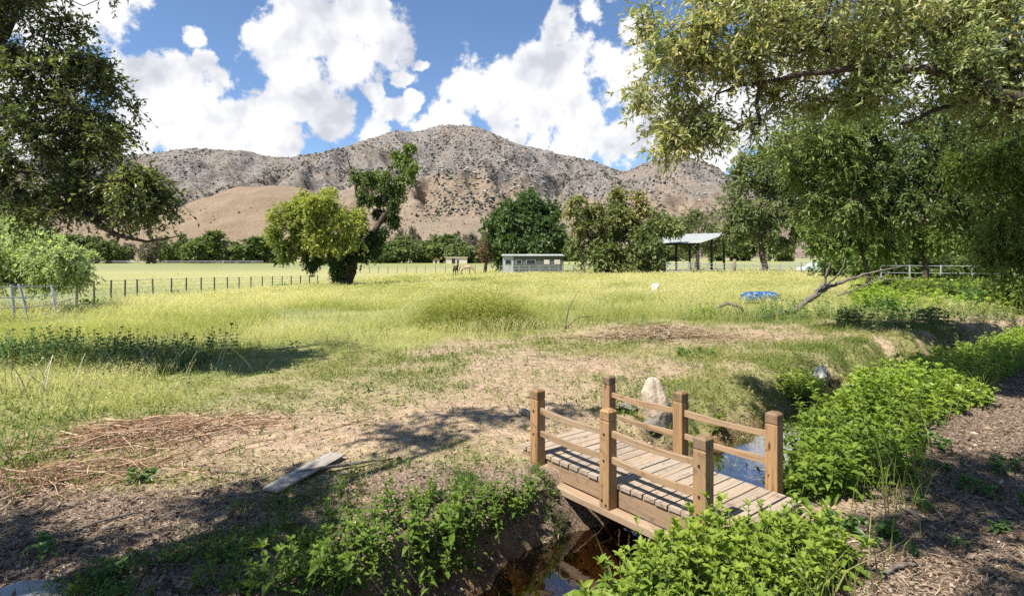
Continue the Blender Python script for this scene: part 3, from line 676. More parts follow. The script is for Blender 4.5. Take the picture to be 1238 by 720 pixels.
gb = ground_at(636, 92); D2 = 92
tree('round_tree', 'dense round dark green tree behind the long grey shed', 'tree',
     [[(gb[0], gb[1], gb[2] - .2, .6), lp(636, 305, D2, .45), lp(637, 280, D2, .3), lp(637, 255, D2, .12)], [lp(636, 300, D2, .25), lp(615, 280, D2, .12)], [lp(636, 300, D2, .25), lp(660, 280, D2, .12)]],
     [lb(636, 258, 28, 20, D2, 4., 136), lb(618, 276, 22, 22, D2, 3.6, 112), lb(656, 276, 22, 22, D2, 3.6, 112), lb(637, 290, 38, 16, D2 - 1, 4., 136), lb(640, 244, 14, 7, D2, 2., 32), lb(608, 304, 10, 8, D2, 1.6, 24), lb(668, 296, 9, 12, D2, 1.6, 24)],
     M['leaf_round'], M['bark_far'], 20, twigs=9, tlen=1.5, per=10, llen=.55, lwid=.28, droop=.3, r_tip=.04, step=1.4)
gb = ground_at(732, 72); D3 = 72
tree('brown_tree', 'large ragged olive and brown tree left of the open shelter', 'tree',
     [[(gb[0], gb[1], gb[2] - .2, .5), lp(732, 310, D3, .4), lp(733, 285, D3, .26), lp(738, 255, D3, .12)], [lp(732, 308, D3, .25), lp(712, 285, D3, .16), lp(704, 262, D3, .06)], [lp(732, 305, D3, .22), lp(755, 290, D3, .14), lp(770, 270, D3, .06)]],
     [lb(735, 255, 22, 20, D3, 2.6, 43), lb(706, 262, 18, 16, D3, 2.2, 33), lb(762, 258, 18, 20, D3, 2.2, 33), lb(715, 290, 26, 18, D3, 2.8, 53), lb(750, 290, 28, 20, D3, 2.8, 58), lb(725, 313, 36, 12, D3 - 1, 2.4, 48), lb(760, 313, 22, 12, D3 - 1, 2., 28), lb(696, 250, 8, 7, D3, 1., 10), lb(742, 238, 8, 6, D3, 1., 10), lb(772, 244, 8, 8, D3, 1., 10)],
     M['leaf_brown'], M['bark_far'], 21, twigs=8, tlen=1.2, per=8, llen=.50, lwid=.24, droop=.4, r_tip=.03, step=1.0, lobe_tone=[.05, .2, .2, -.1, .0, -.15, .1, .2, .1, .3])
gb = ground_at(792, 71)
tree('small_tree', 'small yellow green tree pressed against the shelter roof corner', 'tree',
     [[(gb[0], gb[1], gb[2] - .2, .2), lp(790, 300, 71, .14), lp(794, 275, 71, .08), lp(798, 258, 71, .03)]],
     [lb(795, 268, 14, 14, 71, 1.5, 60), lb(812, 272, 12, 9, 71, 1.3, 40), lb(786, 295, 16, 18, 70, 1.5, 60), lb(790, 318, 14, 8, 70, 1.4, 36)],
     M['leaf_olive'], M['bark_pale'], 22, twigs=8, tlen=.9, per=9, llen=.45, lwid=.2, droop=.4, r_tip=.025, step=.8, lobe_tone=[.2, .3, .0, -.2])
gb = ground_at(842, 96)
tree('thin_tree', 'thin grey green tree rising behind the open shelter', 'tree',
     [[(gb[0], gb[1], gb[2] - .2, .3), lp(842, 300, 100, .2), lp(845, 270, 100, .08)], [lp(842, 300, 100, .15), lp(828, 275, 100, .06)], [lp(842, 300, 100, .15), lp(860, 278, 100, .06)]],
     [lb(842, 270, 18, 16, 100, 2.5, 60), lb(860, 275, 12, 18, 100, 2., 40), lb(826, 278, 12, 16, 100, 2., 40), lb(845, 300, 26, 12, 100, 2.5, 60)],
     M['leaf_olive'], M['bark_far'], 23, twigs=6, tlen=1.6, per=7, llen=.55, lwid=.18, droop=.3, r_tip=.04, step=1.2, lobe_tone=[-.1, -.1, -.1, -.2])
gb = ground_at(586, 92)
tree('dying_tree', 'thin half dead tree with rusty red leaves left of the shed', 'tree',
     [[(gb[0], gb[1], gb[2] - .2, .35), lp(587, 318, 92, .28), lp(590, 300, 92, .16), lp(593, 280, 92, .05)], [lp(587, 318, 92, .16), lp(583, 305, 92, .08)]],
     [lb(592, 290, 7, 13, 92, 1., 30), lb(586, 308, 7, 7, 92, 1., 14)], M['leaf_red'], M['bark_far'], 24, twigs=5, tlen=.9, per=5, llen=.4, lwid=.16, droop=.3, r_tip=.03, step=.8)

# trees that stand behind the camera and throw the dappled shade over the foreground
tree('shade_tree', 'tall broad tree standing behind the viewpoint that shades the mulch bank', 'tree',
     [[(-6.6, -1.6, -.1, .35), (-6.5, -1.4, 2.5, .28), (-6.0, -.6, 4.2, .2), (-5.2, .4, 5.2, .1)], [(-6.2, -1., 3.6, .15), (-4.8, 1.2, 5., .08), (-3.4, 3.2, 5.8, .03)]],
     [((-6.6, .5, 5.4), (1.6, 1.0, .8), 120), ((-5.0, .9, 5.5), (1.1, .8, .7), 80), ((-4.1, .4, 5.5), (.7, .5, .5), 30), ((-3.7, 3.5, 5.9), (.8, .4, .4), 20), ((-8.4, .6, 5.6), (1.2, 1., .8), 70), ((-2.9, 3.9, 6.0), (.6, .3, .3), 9), ((-4.6, 2.0, 5.6), (.8, .4, .5), 26)],
     M['leaf_left'], M['bark'], 31, twigs=6, tlen=.34, per=8, llen=.12, lwid=.05, droop=.3, step=.4)
tree('shade_tree', 'leafy tree standing behind the viewpoint that shades the mulch path', 'tree',
     [[(3.6, -2.6, -.1, .32), (3.4, -2.2, 2.4, .26), (2.6, -1., 4.2, .17), (1.4, .8, 5.2, .07)], [(2.6, -1., 4.2, .12), (3., 1., 5.3, .06)]],
     [((.5, 1.3, 5.5), (.9, .6, .6), 50), ((1.2, 2.2, 5.5), (.9, .7, .6), 50), ((2.4, 1.0, 5.3), (1.2, .8, .7), 80), ((-.3, -.2, 5.4), (1.0, .7, .6), 44), ((1.0, .1, 5.4), (1., .7, .6), 50), ((3.4, 2.2, 5.8), (1.1, .7, .5), 60), ((2.2, 2.6, 5.7), (.8, .5, .5), 40), ((.6, .9, 5.5), (.9, .6, .5), 40)],
     M['leaf_willow'], M['bark'], 32, twigs=6, tlen=.34, per=8, llen=.12, lwid=.045, droop=.3, step=.4)

# valley trees: a few kinds, each tree its own object
def far_tree(seed, mat, lobes_spec, name, label, group):
    lobes = [((a, b, c), (ra, rb, rc), n) for (a, b, c, ra, rb, rc, n) in lobes_spec]
    t = tree(name, label, 'tree', [[(0, 0, -.6, .5), (0, 0, 3, .35), (0, 0, 6, .15)], [(0, 0, 2, .25), (2.4, 0, 5, .1)], [(0, 0, 2, .25), (-2.4, .3, 5, .1)]], lobes, mat, M['bark_far'], seed,
             twigs=6, tlen=1.6, per=8, llen=1.0, lwid=.55, droop=.2, r_tip=.06, step=2., group=group, twig_tubes=False)
    return t
kinds = [far_tree(41, M['leaf_valley'], [(0, 0, 7, 4, 4, 3.2, 60), (-3, 0, 4.5, 3, 3, 2.6, 40), (3, 0, 4.2, 3, 3, 2.6, 40), (0, 0, 2, 4.5, 3, 1.6, 30)], 'valley_tree', 'dark green tree in the far row along the foot of the hills', 'dark valley trees'),
         far_tree(42, M['leaf_scrub'], [(0, 0, 5.5, 5, 4, 3, 60), (-4, 0, 3.5, 3, 3, 2.2, 40), (4.5, 0, 3.2, 3, 3, 2.2, 40), (0, 0, 1.5, 6, 3, 1.3, 30)], 'valley_tree', 'mid green spreading tree in the far row along the foot of the hills', 'green valley trees'),
         far_tree(43, M['leaf_dry'], [(0, 0, 4, 4, 3, 2.6, 40), (-3, 0, 2.6, 3, 3, 1.8, 26), (3.5, 0, 2.6, 3, 3, 1.8, 26)], 'valley_shrub', 'dry grey brown shrub in the far row along the foot of the hills', 'dry valley shrubs')]
used = [0, 0, 0]
def put_far(k, px, d, w_px, h_px, rz):
    b = ground_at(px, d); base_w = (10, 14, 12)[k]; base_h = (10.5, 8.8, 7)[k]
    s = (w_px / F_PX * d / base_w, w_px / F_PX * d / base_w, h_px / F_PX * d / base_h)
    if used[k] == 0:
        o = kinds[k]; o.location = Vector([float(v) for v in b]); o.rotation_euler = (0, 0, rz); o.scale = s
    else: copy_tree(kinds[k], b, rz, s)
    used[k] += 1
rr = random.Random(3)
for k, px, w, h in [(0, 252, 40, 34), (0, 302, 44, 28), (1, 205, 36, 26), (2, 180, 30, 24), (2, 276, 30, 22), (1, 335, 40, 22), (2, 345, 40, 20), (1, 228, 30, 28), (1, 455, 40, 26), (0, 478, 34, 24), (1, 500, 42, 26),
                    (0, 534, 40, 30), (1, 560, 40, 24), (1, 585, 36, 22), (0, 520, 26, 20), (2, 470, 36, 22), (1, 610, 40, 26), (1, 680, 36, 24), (2, 695, 40, 20), (1, 130, 44, 26), (2, 150, 34, 22), (0, 90, 40, 30), (2, 60, 40, 22), (1, 20, 50, 28), (1, -30, 50, 30),
                    (1, 425, 40, 22), (2, 560, 36, 30), (1, 395, 40, 20), (0, 780, 40, 26), (1, 820, 40, 28), (1, 865, 36, 30), (0, 900, 36, 32), (1, 940, 40, 30), (0, 1160, 50, 34), (1, 1210, 60, 30)]:
    put_far(k, px, 256 + rr.uniform(-10, 22), w * 1.12, h * 1.08, rr.uniform(0, 6.28))
for k, px, w, h in [(2, 455, 24, 16), (1, 475, 26, 18), (2, 500, 24, 22), (1, 530, 24, 20), (2, 560, 28, 24), (1, 440, 24, 26), (2, 490, 30, 30), (1, 590, 24, 24), (2, 620, 26, 22)]:
    put_far(k, px, 560 + rr.uniform(-30, 60), w, h + 6, rr.uniform(0, 6.28))
# hedge-like shrubs in shade behind the right fence
def mid_shrub(name, mat, seed, label, group):
    return tree(name, label, 'shrub', [[(0, 0, -.2, .08), (0, 0, .8, .05)], [(0, 0, .2, .05), (.7, 0, 1., .03)], [(0, 0, .2, .05), (-.7, .1, 1., .03)]],
                [((0, 0, 1.5), (1.2, 1., .9), 44), ((-.9, 0, .9), (.9, .9, .7), 30), ((.9, 0, .9), (.9, .9, .7), 30)], mat, M['bark_far'], seed, twigs=6, tlen=.5, per=9, llen=.24, lwid=.11, droop=.3, r_tip=.014, step=.4, group=group)
sh = [mid_shrub('shrub', M['leaf_willow'], 51, 'dark green shrub in the hedge behind the right hand wire fence', 'hedge shrubs behind the right fence'),
      mid_shrub('shrub', M['leaf_bright'], 52, 'fresh green bush lit by sun in front of the right hand fence', 'sunny bushes before the right fence')]
us = [0, 0]
for k, px, d, s in [(0, 1010, 48, 1.0), (0, 1035, 47, 1.2), (0, 1060, 46, 1.3), (0, 1085, 45, 1.2), (0, 1110, 45, 1.1), (0, 1135, 44, 1.0), (0, 1160, 44, .9), (0, 1190, 43, .95), (0, 1215, 43, 1.1), (0, 1245, 42, 1.2), (0, 1040, 60, 2.4), (0, 1085, 62, 2.6), (0, 1125, 60, 2.2), (0, 1200, 58, 2.4), (0, 1250, 58, 2.6),
                    (1, 1160, 22, .42), (1, 1135, 24, .40), (1, 1185, 21, .38), (1, 1100, 24, .36), (1, 1210, 20, .5), (1, 1235, 19, .6), (1, 1150, 30, .5), (1, 1075, 26, .35)]:
    b = ground_at(px, d)
    if us[k] == 0: sh[k].location = Vector([float(v) for v in b]); sh[k].scale = (s, s, s)
    else: copy_tree(sh[k], b, rr.uniform(0, 6), (s * 1.1, s, s * rr.uniform(.85, 1.1)))
    us[k] += 1

# ------------------------------------------------------------------ grass and litter
def blades(p, h, w, lean, r, tone):
    n = len(p); az = r.uniform(0, 2 * math.pi, n); s = np.stack([np.cos(az), np.sin(az), np.zeros(n)], -1)
    la = r.uniform(0, 2 * math.pi, n); ld = np.stack([np.cos(la), np.sin(la), np.zeros(n)], -1) * (lean * h * (.3 + r.random(n)))[:, None]
    up = np.zeros((n, 3)); up[:, 2] = h; w = w[:, None] * .5
    V = np.stack([p - s * w, p + s * w, p + up * .55 + ld * .3 + s * w * .75, p + up * .55 + ld * .3 - s * w * .75, p + up + ld], 1)
    i = 5 * np.arange(n)[:, None]
    return V.reshape(-1, 3), (i + np.array([[0, 1, 2, 3]])), (i + np.array([[3, 2, 4]])), np.repeat(np.clip(tone, 0, 1), 5), p + up + ld

def wedge(n, d0, d1, r, pw=1.):
    d = d0 + (d1 - d0) * r.random(n)**pw; x = r.uniform(-1, 1, n) * (.98 * d + 2.0)
    return x, d

BR_C = np.array((1.041, 4.378)); BR_A = math.atan2(-.787, .617); BU = np.array((math.cos(BR_A), math.sin(BR_A))); BV = np.array((-BU[1], BU[0]))
def off_bridge(x, y, m=.06):
    lx = (x - BR_C[0]) * BU[0] + (y - BR_C[1]) * BU[1]; ly = (x - BR_C[0]) * BV[0] + (y - BR_C[1]) * BV[1]
    return ~((np.abs(lx) < 1.1 + m) & (np.abs(ly) < .48 + m))

def meadow():
    r = np.random.default_rng(101)
    x, y = wedge(520000, 4.5, 95, r, 1.15); z = zones(x, y)
    k = (r.random(len(x)) < z['tall'] * (.45 + .55 * sm(fbm(x * .8, y * .8, 3, 111), .3, .55))) & (z['side'] > 0) | (z['tall'] > r.random(len(x))) & (z['side'] < 0)
    fa, fb_ = np.array(hit(93, 370)[:2]), np.array(hit(374, 348)[:2]); beyond = ((x - fa[0]) * (fb_[1] - fa[1]) - (y - fa[1]) * (fb_[0] - fa[0])) < 0
    k &= ~(beyond & (x < fb_[0] + 1)) | (r.random(len(x)) < .05); k &= (y < 66 + 8 * vnoise(x * .1, y * 0, 2)) | (r.random(len(x)) < .15)
    pg = fbm(x * .5 + 3, y * .5, 4, 117); k &= r.random(len(x)) < .06 + .94 * sm(pg + .10 * sm(y, 18, 34), .40, .54)
    x, y = x[k], y[k]; big = fbm(x * .16, y * .16, 3, 113); sml = fbm(x * .9, y * .9, 3, 115)
    h = (.10 + .55 * sml**1.3 + .20 * r.random(len(x))**1.5) * (1 - .35 * sm(y, 45, 95))
    # one taller mound of darker stems stands in mid meadow
    mx, my, _ = hit(575, 393); h = h * (.45 + .55 * sm(y, 9, 17)); md = np.exp(-(((x - mx) / 1.5)**2 + ((y - my - .8) / 1.2)**2)); h = h + md * .35
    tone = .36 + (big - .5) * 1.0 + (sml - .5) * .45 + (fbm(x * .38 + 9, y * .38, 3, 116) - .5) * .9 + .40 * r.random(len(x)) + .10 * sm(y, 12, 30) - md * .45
    shade = np.exp(-(((x + 7.3) / 3.2)**2 + ((y - 9.6) / 1.5)**2)); tone = tone - shade * .40; h = h + shade * .12  # the left tree's shade, darkened into the grass tone
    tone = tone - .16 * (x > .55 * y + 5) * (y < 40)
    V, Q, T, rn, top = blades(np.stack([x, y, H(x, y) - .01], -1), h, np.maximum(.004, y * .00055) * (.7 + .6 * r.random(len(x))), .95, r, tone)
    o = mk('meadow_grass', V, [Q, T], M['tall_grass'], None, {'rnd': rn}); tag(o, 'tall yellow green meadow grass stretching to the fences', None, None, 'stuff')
    hk = np.nonzero((r.random(len(x)) < .62) & (h > .12))[0]; hk = np.repeat(hk, 2); bp = np.stack([x[hk], y[hk], H(x[hk], y[hk])], -1)
    f = .5 + .5 * r.random(len(hk)); sp_ = np.maximum(.012, bp[:, 1] * .0012) * (.5 + r.random(len(hk)))
    q = bp + (top[hk] - bp) * f[:, None] + r.normal(0, 1, (len(hk), 3)) * (sp_ * .9)[:, None]; a = r.normal(0, 1, (len(q), 3)); a[:, 2] += .4; a /= np.linalg.norm(a, axis=1, keepdims=True)
    V2, T2 = leaf_mesh(q, a, sp_ * 2.0, sp_ * .8, r)
    o2 = mk('meadow_seed_heads', V2, [T2], M['tall_grass'], None, {'rnd': np.repeat(np.clip(tone[hk] + .12 + .25 * r.random(len(hk)), 0, 1), 4)}); tag(o2, 'feathery leaves and seed heads of the tall meadow grass', None, None, 'stuff')
    fk = (r.random(len(x)) < .20 * sm(big + .12 * r.random(len(x)), .38, .58)) & (h > .25) & (shade < .4)
    p = top[fk]; s = np.maximum(.010, p[:, 1] * .00085) * (.5 + .8 * r.random(len(p)))
    a = r.normal(0, 1, (len(p), 3)); a[:, 2] += .5; a /= np.linalg.norm(a, axis=1, keepdims=True)
    V, T = leaf_mesh(p, a, s * 1.4, s, r)
    o = mk('meadow_flowers', V, [T], M['flower'], None, {'rnd': np.repeat(r.random(len(p)), 4)}); tag(o, 'tiny yellow wild mustard flowers over the tall grass', None, None, 'stuff')
meadow()

def clump():
    r = np.random.default_rng(118); mx, my, _ = hit(572, 399); n = 16000; u = r.normal(0, .42, n); v = r.normal(0, .42, n); x = mx + u * 1.5; y = my + .7 + v * 1.1
    h = (.45 + .60 * r.random(n)) * np.exp(-(u * u + v * v) * .75) + .08; tone = .08 + .34 * r.random(n) + .30 * sm(h, .5, .9)
    V, Q, T, rn, top = blades(np.stack([x, y, H(x, y) - .02], -1), h, .010 * np.ones(n), .75, r, tone)
    a = r.normal(0, 1, (n, 3)); a /= np.linalg.norm(a, axis=1, keepdims=True); V2, T2 = leaf_mesh(top + r.normal(0, .03, (n, 3)), a, .05 * np.ones(n), .022 * np.ones(n), r)
    o = mk('grass_clump', np.concatenate([V, V2]), [Q, np.concatenate([T, T2 + len(V)])], M['tall_grass'], None, {'rnd': np.concatenate([rn, np.repeat(np.clip(tone + .15, 0, 1), 4)])}, False, None, (mx, my + .7, float(H(mx, my + .7))))
    tag(o, 'tall rounded clump of olive yellow grass standing out of the meadow edge', 'grass clump')
clump()

def short():
    r = np.random.default_rng(102)
    x, y = wedge(420000, 2.3, 24, r, 1.35); z = zones(x, y)
    tuft = sm(fbm(x * 2.6, y * 2.6, 3, 121), .36, .62)
    dens = z['green'] * (1 - z['bank']) * (.25 + .75 * tuft) + .6 * z['bank2'] + .10 * (1 - z['mud']) * (1 - z['mulch']) * (1 - z['tall']) + .5 * z['tall'] * sm(12 - y, 0, 6)
    k = (r.random(len(x)) < dens) & off_bridge(x, y); x, y, tuft = x[k], y[k], tuft[k]
    b2 = z['bank2'][k]; h = (.022 + .06 * tuft * r.random(len(x)) + .03 * r.random(len(x))) * (1 + .03 * y) * (1 + .6 * b2)
    tone = .22 + .45 * r.random(len(x)) + .12 * z['bank2'][k] + (fbm(x * .7, y * .7, 3, 124) - .5) * 1.0
    V, Q, T, rn, _ = blades(np.stack([x, y, H(x, y) - .006], -1), h, np.maximum(.0045, y * .0007), .9, r, tone)
    kk = np.nonzero(r.random(len(x)) < .45)[0]; q = np.stack([x[kk], y[kk], H(x[kk], y[kk]) + h[kk] * .45], -1); a = r.normal(0, 1, (len(kk), 3)); a[:, 2] = np.abs(a[:, 2]) * .45; a /= np.linalg.norm(a, axis=1, keepdims=True)
    V2, T2 = leaf_mesh(q, a, (.016 + .03 * r.random(len(kk))) * (1 + .05 * q[:, 1]), (.008 + .012 * r.random(len(kk))) * (1 + .05 * q[:, 1]), r); t2 = np.clip(tone[kk] - .12 + .2 * r.random(len(kk)), 0, 1)
    V, T, rn = np.concatenate([V, V2]), np.concatenate([T, T2 + len(V)]), np.concatenate([rn, np.repeat(t2, 4)])
    o = mk('short_grass', V, [Q, T], M['short_grass'], None, {'rnd': rn}); tag(o, 'short patchy grass on the dry ground near the footbridge', None, None, 'stuff')
    x, y = wedge(170000, 2.1, 5.2, r, 1.); z = zones(x, y)
    k = (r.random(len(x)) < z['bank'] * (.03 + .97 * sm(fbm(x * 3.0, y * 3.0, 3, 127), .42, .60))) & off_bridge(x, y, .02); x, y = x[k], y[k]
    h = .03 + .085 * r.random(len(x))**1.6
    V, Q, T, rn, _ = blades(np.stack([x, y, H(x, y) - .006], -1), h, .0035 + .003 * r.random(len(x)), 1.0, r, .1 + .7 * r.random(len(x)))
    # small broad leaves of ground weeds
    kk = r.random(len(x)) < .35; p = np.stack([x[kk], y[kk], H(x[kk], y[kk]) + h[kk] * .6], -1)
    a = r.normal(0, 1, (len(p), 3)); a[:, 2] = np.abs(a[:, 2]) * .5; a /= np.linalg.norm(a, axis=1, keepdims=True)
    V2, T2 = leaf_mesh(p, a, .022 + .03 * r.random(len(p)), .010 + .012 * r.random(len(p)), r)
    o = mk('bank_grass', np.concatenate([V, V2]), [Q, np.concatenate([T, T2 + len(V)])], M['bank_grass'], None, {'rnd': np.concatenate([rn, np.repeat(.2 + .7 * r.random(len(p)), 4)])})
    tag(o, 'low green grass and ground weeds on the near creek bank', None, None, 'stuff')
short()

def lying(p, L, w, r, lift=.012):
    n = len(p); az = r.uniform(0, 2 * math.pi, n); a = np.stack([np.cos(az), np.sin(az), r.normal(0, .16, n)], -1)
    b = az + r.normal(0, .5, n); a2 = np.stack([np.cos(b), np.sin(b), r.normal(0, .12, n)], -1)
    s = np.stack([-np.sin(az), np.cos(az), np.zeros(n)], -1) * (w * .5)[:, None]
    q = p + np.array((0, 0, lift)); m = q + a * (L * .5)[:, None]; e = m + a2 * (L * .5)[:, None]
    V = np.stack([q - s, q + s, m + s, m - s, e], 1); i = 5 * np.arange(n)[:, None]
    return V.reshape(-1, 3), i + np.array([[0, 1, 2, 3]]), i + np.array([[3, 2, 4]])
def litter():
    r = np.random.default_rng(103)
    x, y = wedge(120000, 2.0, 17, r, 1.5); z = zones(x, y)
    k = (r.random(len(x)) < .55 * (1 - z['tall']) * (1 - .8 * z['green']) * (1 - z['mud'])) & off_bridge(x, y); x, y = x[k], y[k]
    V, Q, T = lying(np.stack([x, y, H(x, y)], -1), .03 + .11 * r.random(len(x))**2, .0025 + .002 * r.random(len(x)) + y * .00022, r)
    o = mk('dry_straw', V, [Q, T], M['straw'], None, {'rnd': np.repeat(r.random(len(x)), 5)}); tag(o, 'dry straw and dead grass scattered over the bare soil', None, None, 'stuff')
    x, y = wedge(230000, 1.9, 11, r, 1.3); z = zones(x, y)
    k = (r.random(len(x)) < np.clip(z['mulch'] + .10 + .55 * z['mud'] * (H(x, y) > WATER_Z + .02), 0, 1)) & off_bridge(x, y); x, y = x[k], y[k]; n = len(x)
    a = r.normal(0, 1, (n, 3)); a[:, 2] *= .35; a /= np.linalg.norm(a, axis=1, keepdims=True); sz = .008 + .022 * r.random(n)**2 + .03 * (r.random(n) < .035)
    V, T = leaf_mesh(np.stack([x, y, H(x, y) + .004 + .008 * r.random(n)], -1), a, sz * 1.5, sz * (.3 + .5 * r.random(n)), r)
    o = mk('bark_mulch', V, [T], M['litter'], None, {'rnd': np.repeat(r.random(n), 4)}); tag(o, 'bark mulch chips and dead leaves on the shaded path', None, None, 'stuff')
    # small pebbles and rotting leaves along the creek bed
    x = r.uniform(-1.6, 8, 60000); y = r.uniform(1.8, 12, 60000); z = zones(x, y); k = (r.random(len(x)) < .55 * z['mud']); x, y = x[k], y[k]; sz = .004 + .016 * r.random(len(x))**3
    V, Fq, rn = lumps(np.stack([x, y, H(x, y) + sz * .2], -1), sz, 9, .6)
    o = mk('creek_pebbles', V, [Fq], M['pebble'], None, {'rnd': rn}); tag(o, 'small pebbles in the muddy creek bed', None, None, 'stuff')
    # twigs
    mb = MB(); x, y = wedge(900, 2.2, 13, r, 1.2); z = zones(x, y)
    for i in range(len(x)):
        if z['tall'][i] > .5 or z['mud'][i] > .5 or not off_bridge(x[i], y[i]): continue
        az = r.uniform(0, 6.28); L = .06 + .30 * r.random()**2.2; t = np.linspace(0, 1, 5); bend = r.normal(0, .12)
        px = x[i] + math.cos(az) * L * t - math.sin(az) * bend * L * np.sin(t * 3.1); py = y[i] + math.sin(az) * L * t + math.cos(az) * bend * L * np.sin(t * 3.1)
        mb.tube(np.stack([px, py, H(px, py) + .008 + .01 * r.random()], -1), np.linspace(.0045, .002, 5) * (.7 + r.random()), 4, r.random())
    o = mb.build('fallen_twigs', M['dead']); tag(o, 'thin fallen twigs scattered on the ground', None, None, 'stuff')
litter()

# ------------------------------------------------------------------ leafy weeds
def broad_leaves(b, a, L, W, droop, r):
    n = len(b); up = np.tile(np.array((0, 0, 1.)), (n, 1)) + r.normal(0, .25, (n, 3))
    s = np.cross(a, up); s /= np.linalg.norm(s, axis=1, keepdims=True) + 1e-9; nn = np.cross(s, a)
    def at(t): return b + a * (L * t)[:, None] - np.array((0, 0, 1.)) * (droop * L * t * t)[:, None]
    cols = [at(np.zeros(n))]
    for t, wd in ((.28, .92), (.62, .80)):
        m = at(np.full(n, t)); e = s * (W * wd * .5)[:, None]; f = nn * (W * .14)[:, None]
        cols += [m + e + f, m, m - e + f]
    cols.append(at(np.ones(n)))
    V = np.stack(cols, 1); i = 8 * np.arange(n)[:, None, None]
    T = np.array([[0, 2, 1], [0, 3, 2], [4, 5, 7], [5, 6, 7]]); Q = np.array([[1, 2, 5, 4], [2, 3, 6, 5]])
    return V.reshape(-1, 3), (Q[None] + i).reshape(-1, 4), (T[None] + i).reshape(-1, 3)

def stalks(p, h, r, L=.075, W=.026, gap=.045, lean=.25, tone=.0):
    n = len(p); ld = r.normal(0, lean, (n, 2)); top = p + np.stack([ld[:, 0] * h, ld[:, 1] * h, h], -1)
    Vs, Qs, Ts, R = [], [], [], []; nv = 0; mxn = int(max(h) / gap) + 3; az0 = r.uniform(0, 6.28, n); pt = r.random(n)**1.3 * .8 + (fbm(p[:, 0] * 2.3, p[:, 1] * 2.3, 3, 91) - .5) * 1.1; ls = .55 + .8 * r.random(n)
    for j in range(mxn):
        zf = (j + .8) * gap / h; k = np.nonzero(zf < 1.0)[0]
        if not len(k): break
        zf = zf[k]
        for sgn in (0, math.pi):
            az = az0[k] + j * 1.62 + sgn + r.normal(0, .22, len(k)); el = .25 + .7 * zf + r.normal(0, .15, len(k))
            a = np.stack([np.cos(az) * np.cos(el), np.sin(az) * np.cos(el), np.sin(el)], -1)
            prof = np.sin(np.clip(.35 + zf * .62, 0, 1) * math.pi)**.6
            l = L * ls[k] * (.45 + .75 * prof) * (.8 + .4 * r.random(len(k)))
            v, q, t = broad_leaves(p[k] + (top[k] - p[k]) * zf[:, None], a, l, l * W / L, .35 + .3 * r.random(len(k)), r)
            Vs.append(v); Qs.append(q + nv); Ts.append(t + nv); nv += len(v)
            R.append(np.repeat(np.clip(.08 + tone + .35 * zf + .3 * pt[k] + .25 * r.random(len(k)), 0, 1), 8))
    for j in range(5):      # the rosette at the tip
        az = az0 + j * 1.257; el = r.uniform(.6, 1.2, n); a = np.stack([np.cos(az) * np.cos(el), np.sin(az) * np.cos(el), np.sin(el)], -1)
        l = L * ls * r.uniform(.4, .75, n); v, q, t = broad_leaves(top, a, l, l * W / L, .3 * np.ones(n), r)
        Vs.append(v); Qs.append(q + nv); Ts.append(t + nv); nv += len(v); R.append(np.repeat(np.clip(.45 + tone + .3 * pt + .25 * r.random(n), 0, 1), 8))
    sv, sq = frusta(p - np.array((0, 0, .02)), top, np.full(n, .0032), np.full(n, .0018), 4)
    return np.concatenate(Vs), np.concatenate(Qs), np.concatenate(Ts), np.concatenate(R), sv, sq

def thicket(name, label, x, y, h, seed, mat, **kw):
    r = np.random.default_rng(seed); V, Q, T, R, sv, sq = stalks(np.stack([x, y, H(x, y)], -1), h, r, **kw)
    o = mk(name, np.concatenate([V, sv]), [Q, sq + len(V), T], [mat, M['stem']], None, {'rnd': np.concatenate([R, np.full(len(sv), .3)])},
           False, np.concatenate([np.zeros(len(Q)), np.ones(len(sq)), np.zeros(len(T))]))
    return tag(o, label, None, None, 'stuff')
def near_thicket():
    r = np.random.default_rng(201); x = r.uniform(.3, 1.9, 2600); y = r.uniform(1.9, 3.35, 2600); d, s = creek_d(x, y)
    edge = 1.22 + .25 * (vnoise(x * 3, y * 3, 5) - .5)
    k = (s < 0) & (d > .66) & (d < edge + .12) & off_bridge(x, y, .03); x, y, d = x[k][:430], y[k][:430], d[k][:430]
    h = (.20 + .16 * r.random(len(x))) * (1 - .45 * sm(d, .95, 1.35)) * (1 - .35 * (1 - sm(d, .66, .78)))
    thicket('creek_undergrowth', 'thick bright green leafy undergrowth before the near end of the footbridge', x, y, h, 202, M['weed'], L=.088, W=.031, gap=.040, tone=.16)
near_thicket()
def right_thicket():
    r = np.random.default_rng(203); x = r.uniform(1.5, 14, 26000); y = r.uniform(3.1, 14.5, 26000); d, s = creek_d(x, y)
    lo = .52; hi = 1.35 + .5 * (vnoise(x * 1.1, y * 1.1, 7) - .5) + .5 * sm(y, 6, 10)
    k = (s < 0) & (d > lo) & (d < hi) & off_bridge(x, y, .05) & (x > 1.75) & ((y > 4.0) | (d < .95)); k &= r.random(len(x)) < 1.0 / (1 + .13 * np.maximum(0, y - 5)); x, y, d = x[k], y[k], d[k]
    n = min(len(x), 2600); x, y, d, hi_ = x[:n], y[:n], d[:n], hi[k][:n]
    h = (.26 + .20 * r.random(n)) * (1 - .5 * sm(d / hi_, .7, 1.0)) * (.75 + .5 * vnoise(x * 1.7, y * 1.7, 9)) * (1 - .25 * sm(y, 6, 9))
    k1 = y < 5.6
    k2 = k1 & (r.random(n) < .72); thicket('creek_undergrowth', 'dense green undergrowth along the far right bank of the creek', x[k2], y[k2], h[k2] * 1.05, 204, M['weed'], L=.115, W=.040, gap=.05, tone=.0)
    thicket('creek_undergrowth', 'sunny yellow green undergrowth along the creek bend', x[~k1], y[~k1], h[~k1], 205, M['weed_lime'], L=.10, W=.040, gap=.06, tone=-.12)
right_thicket()

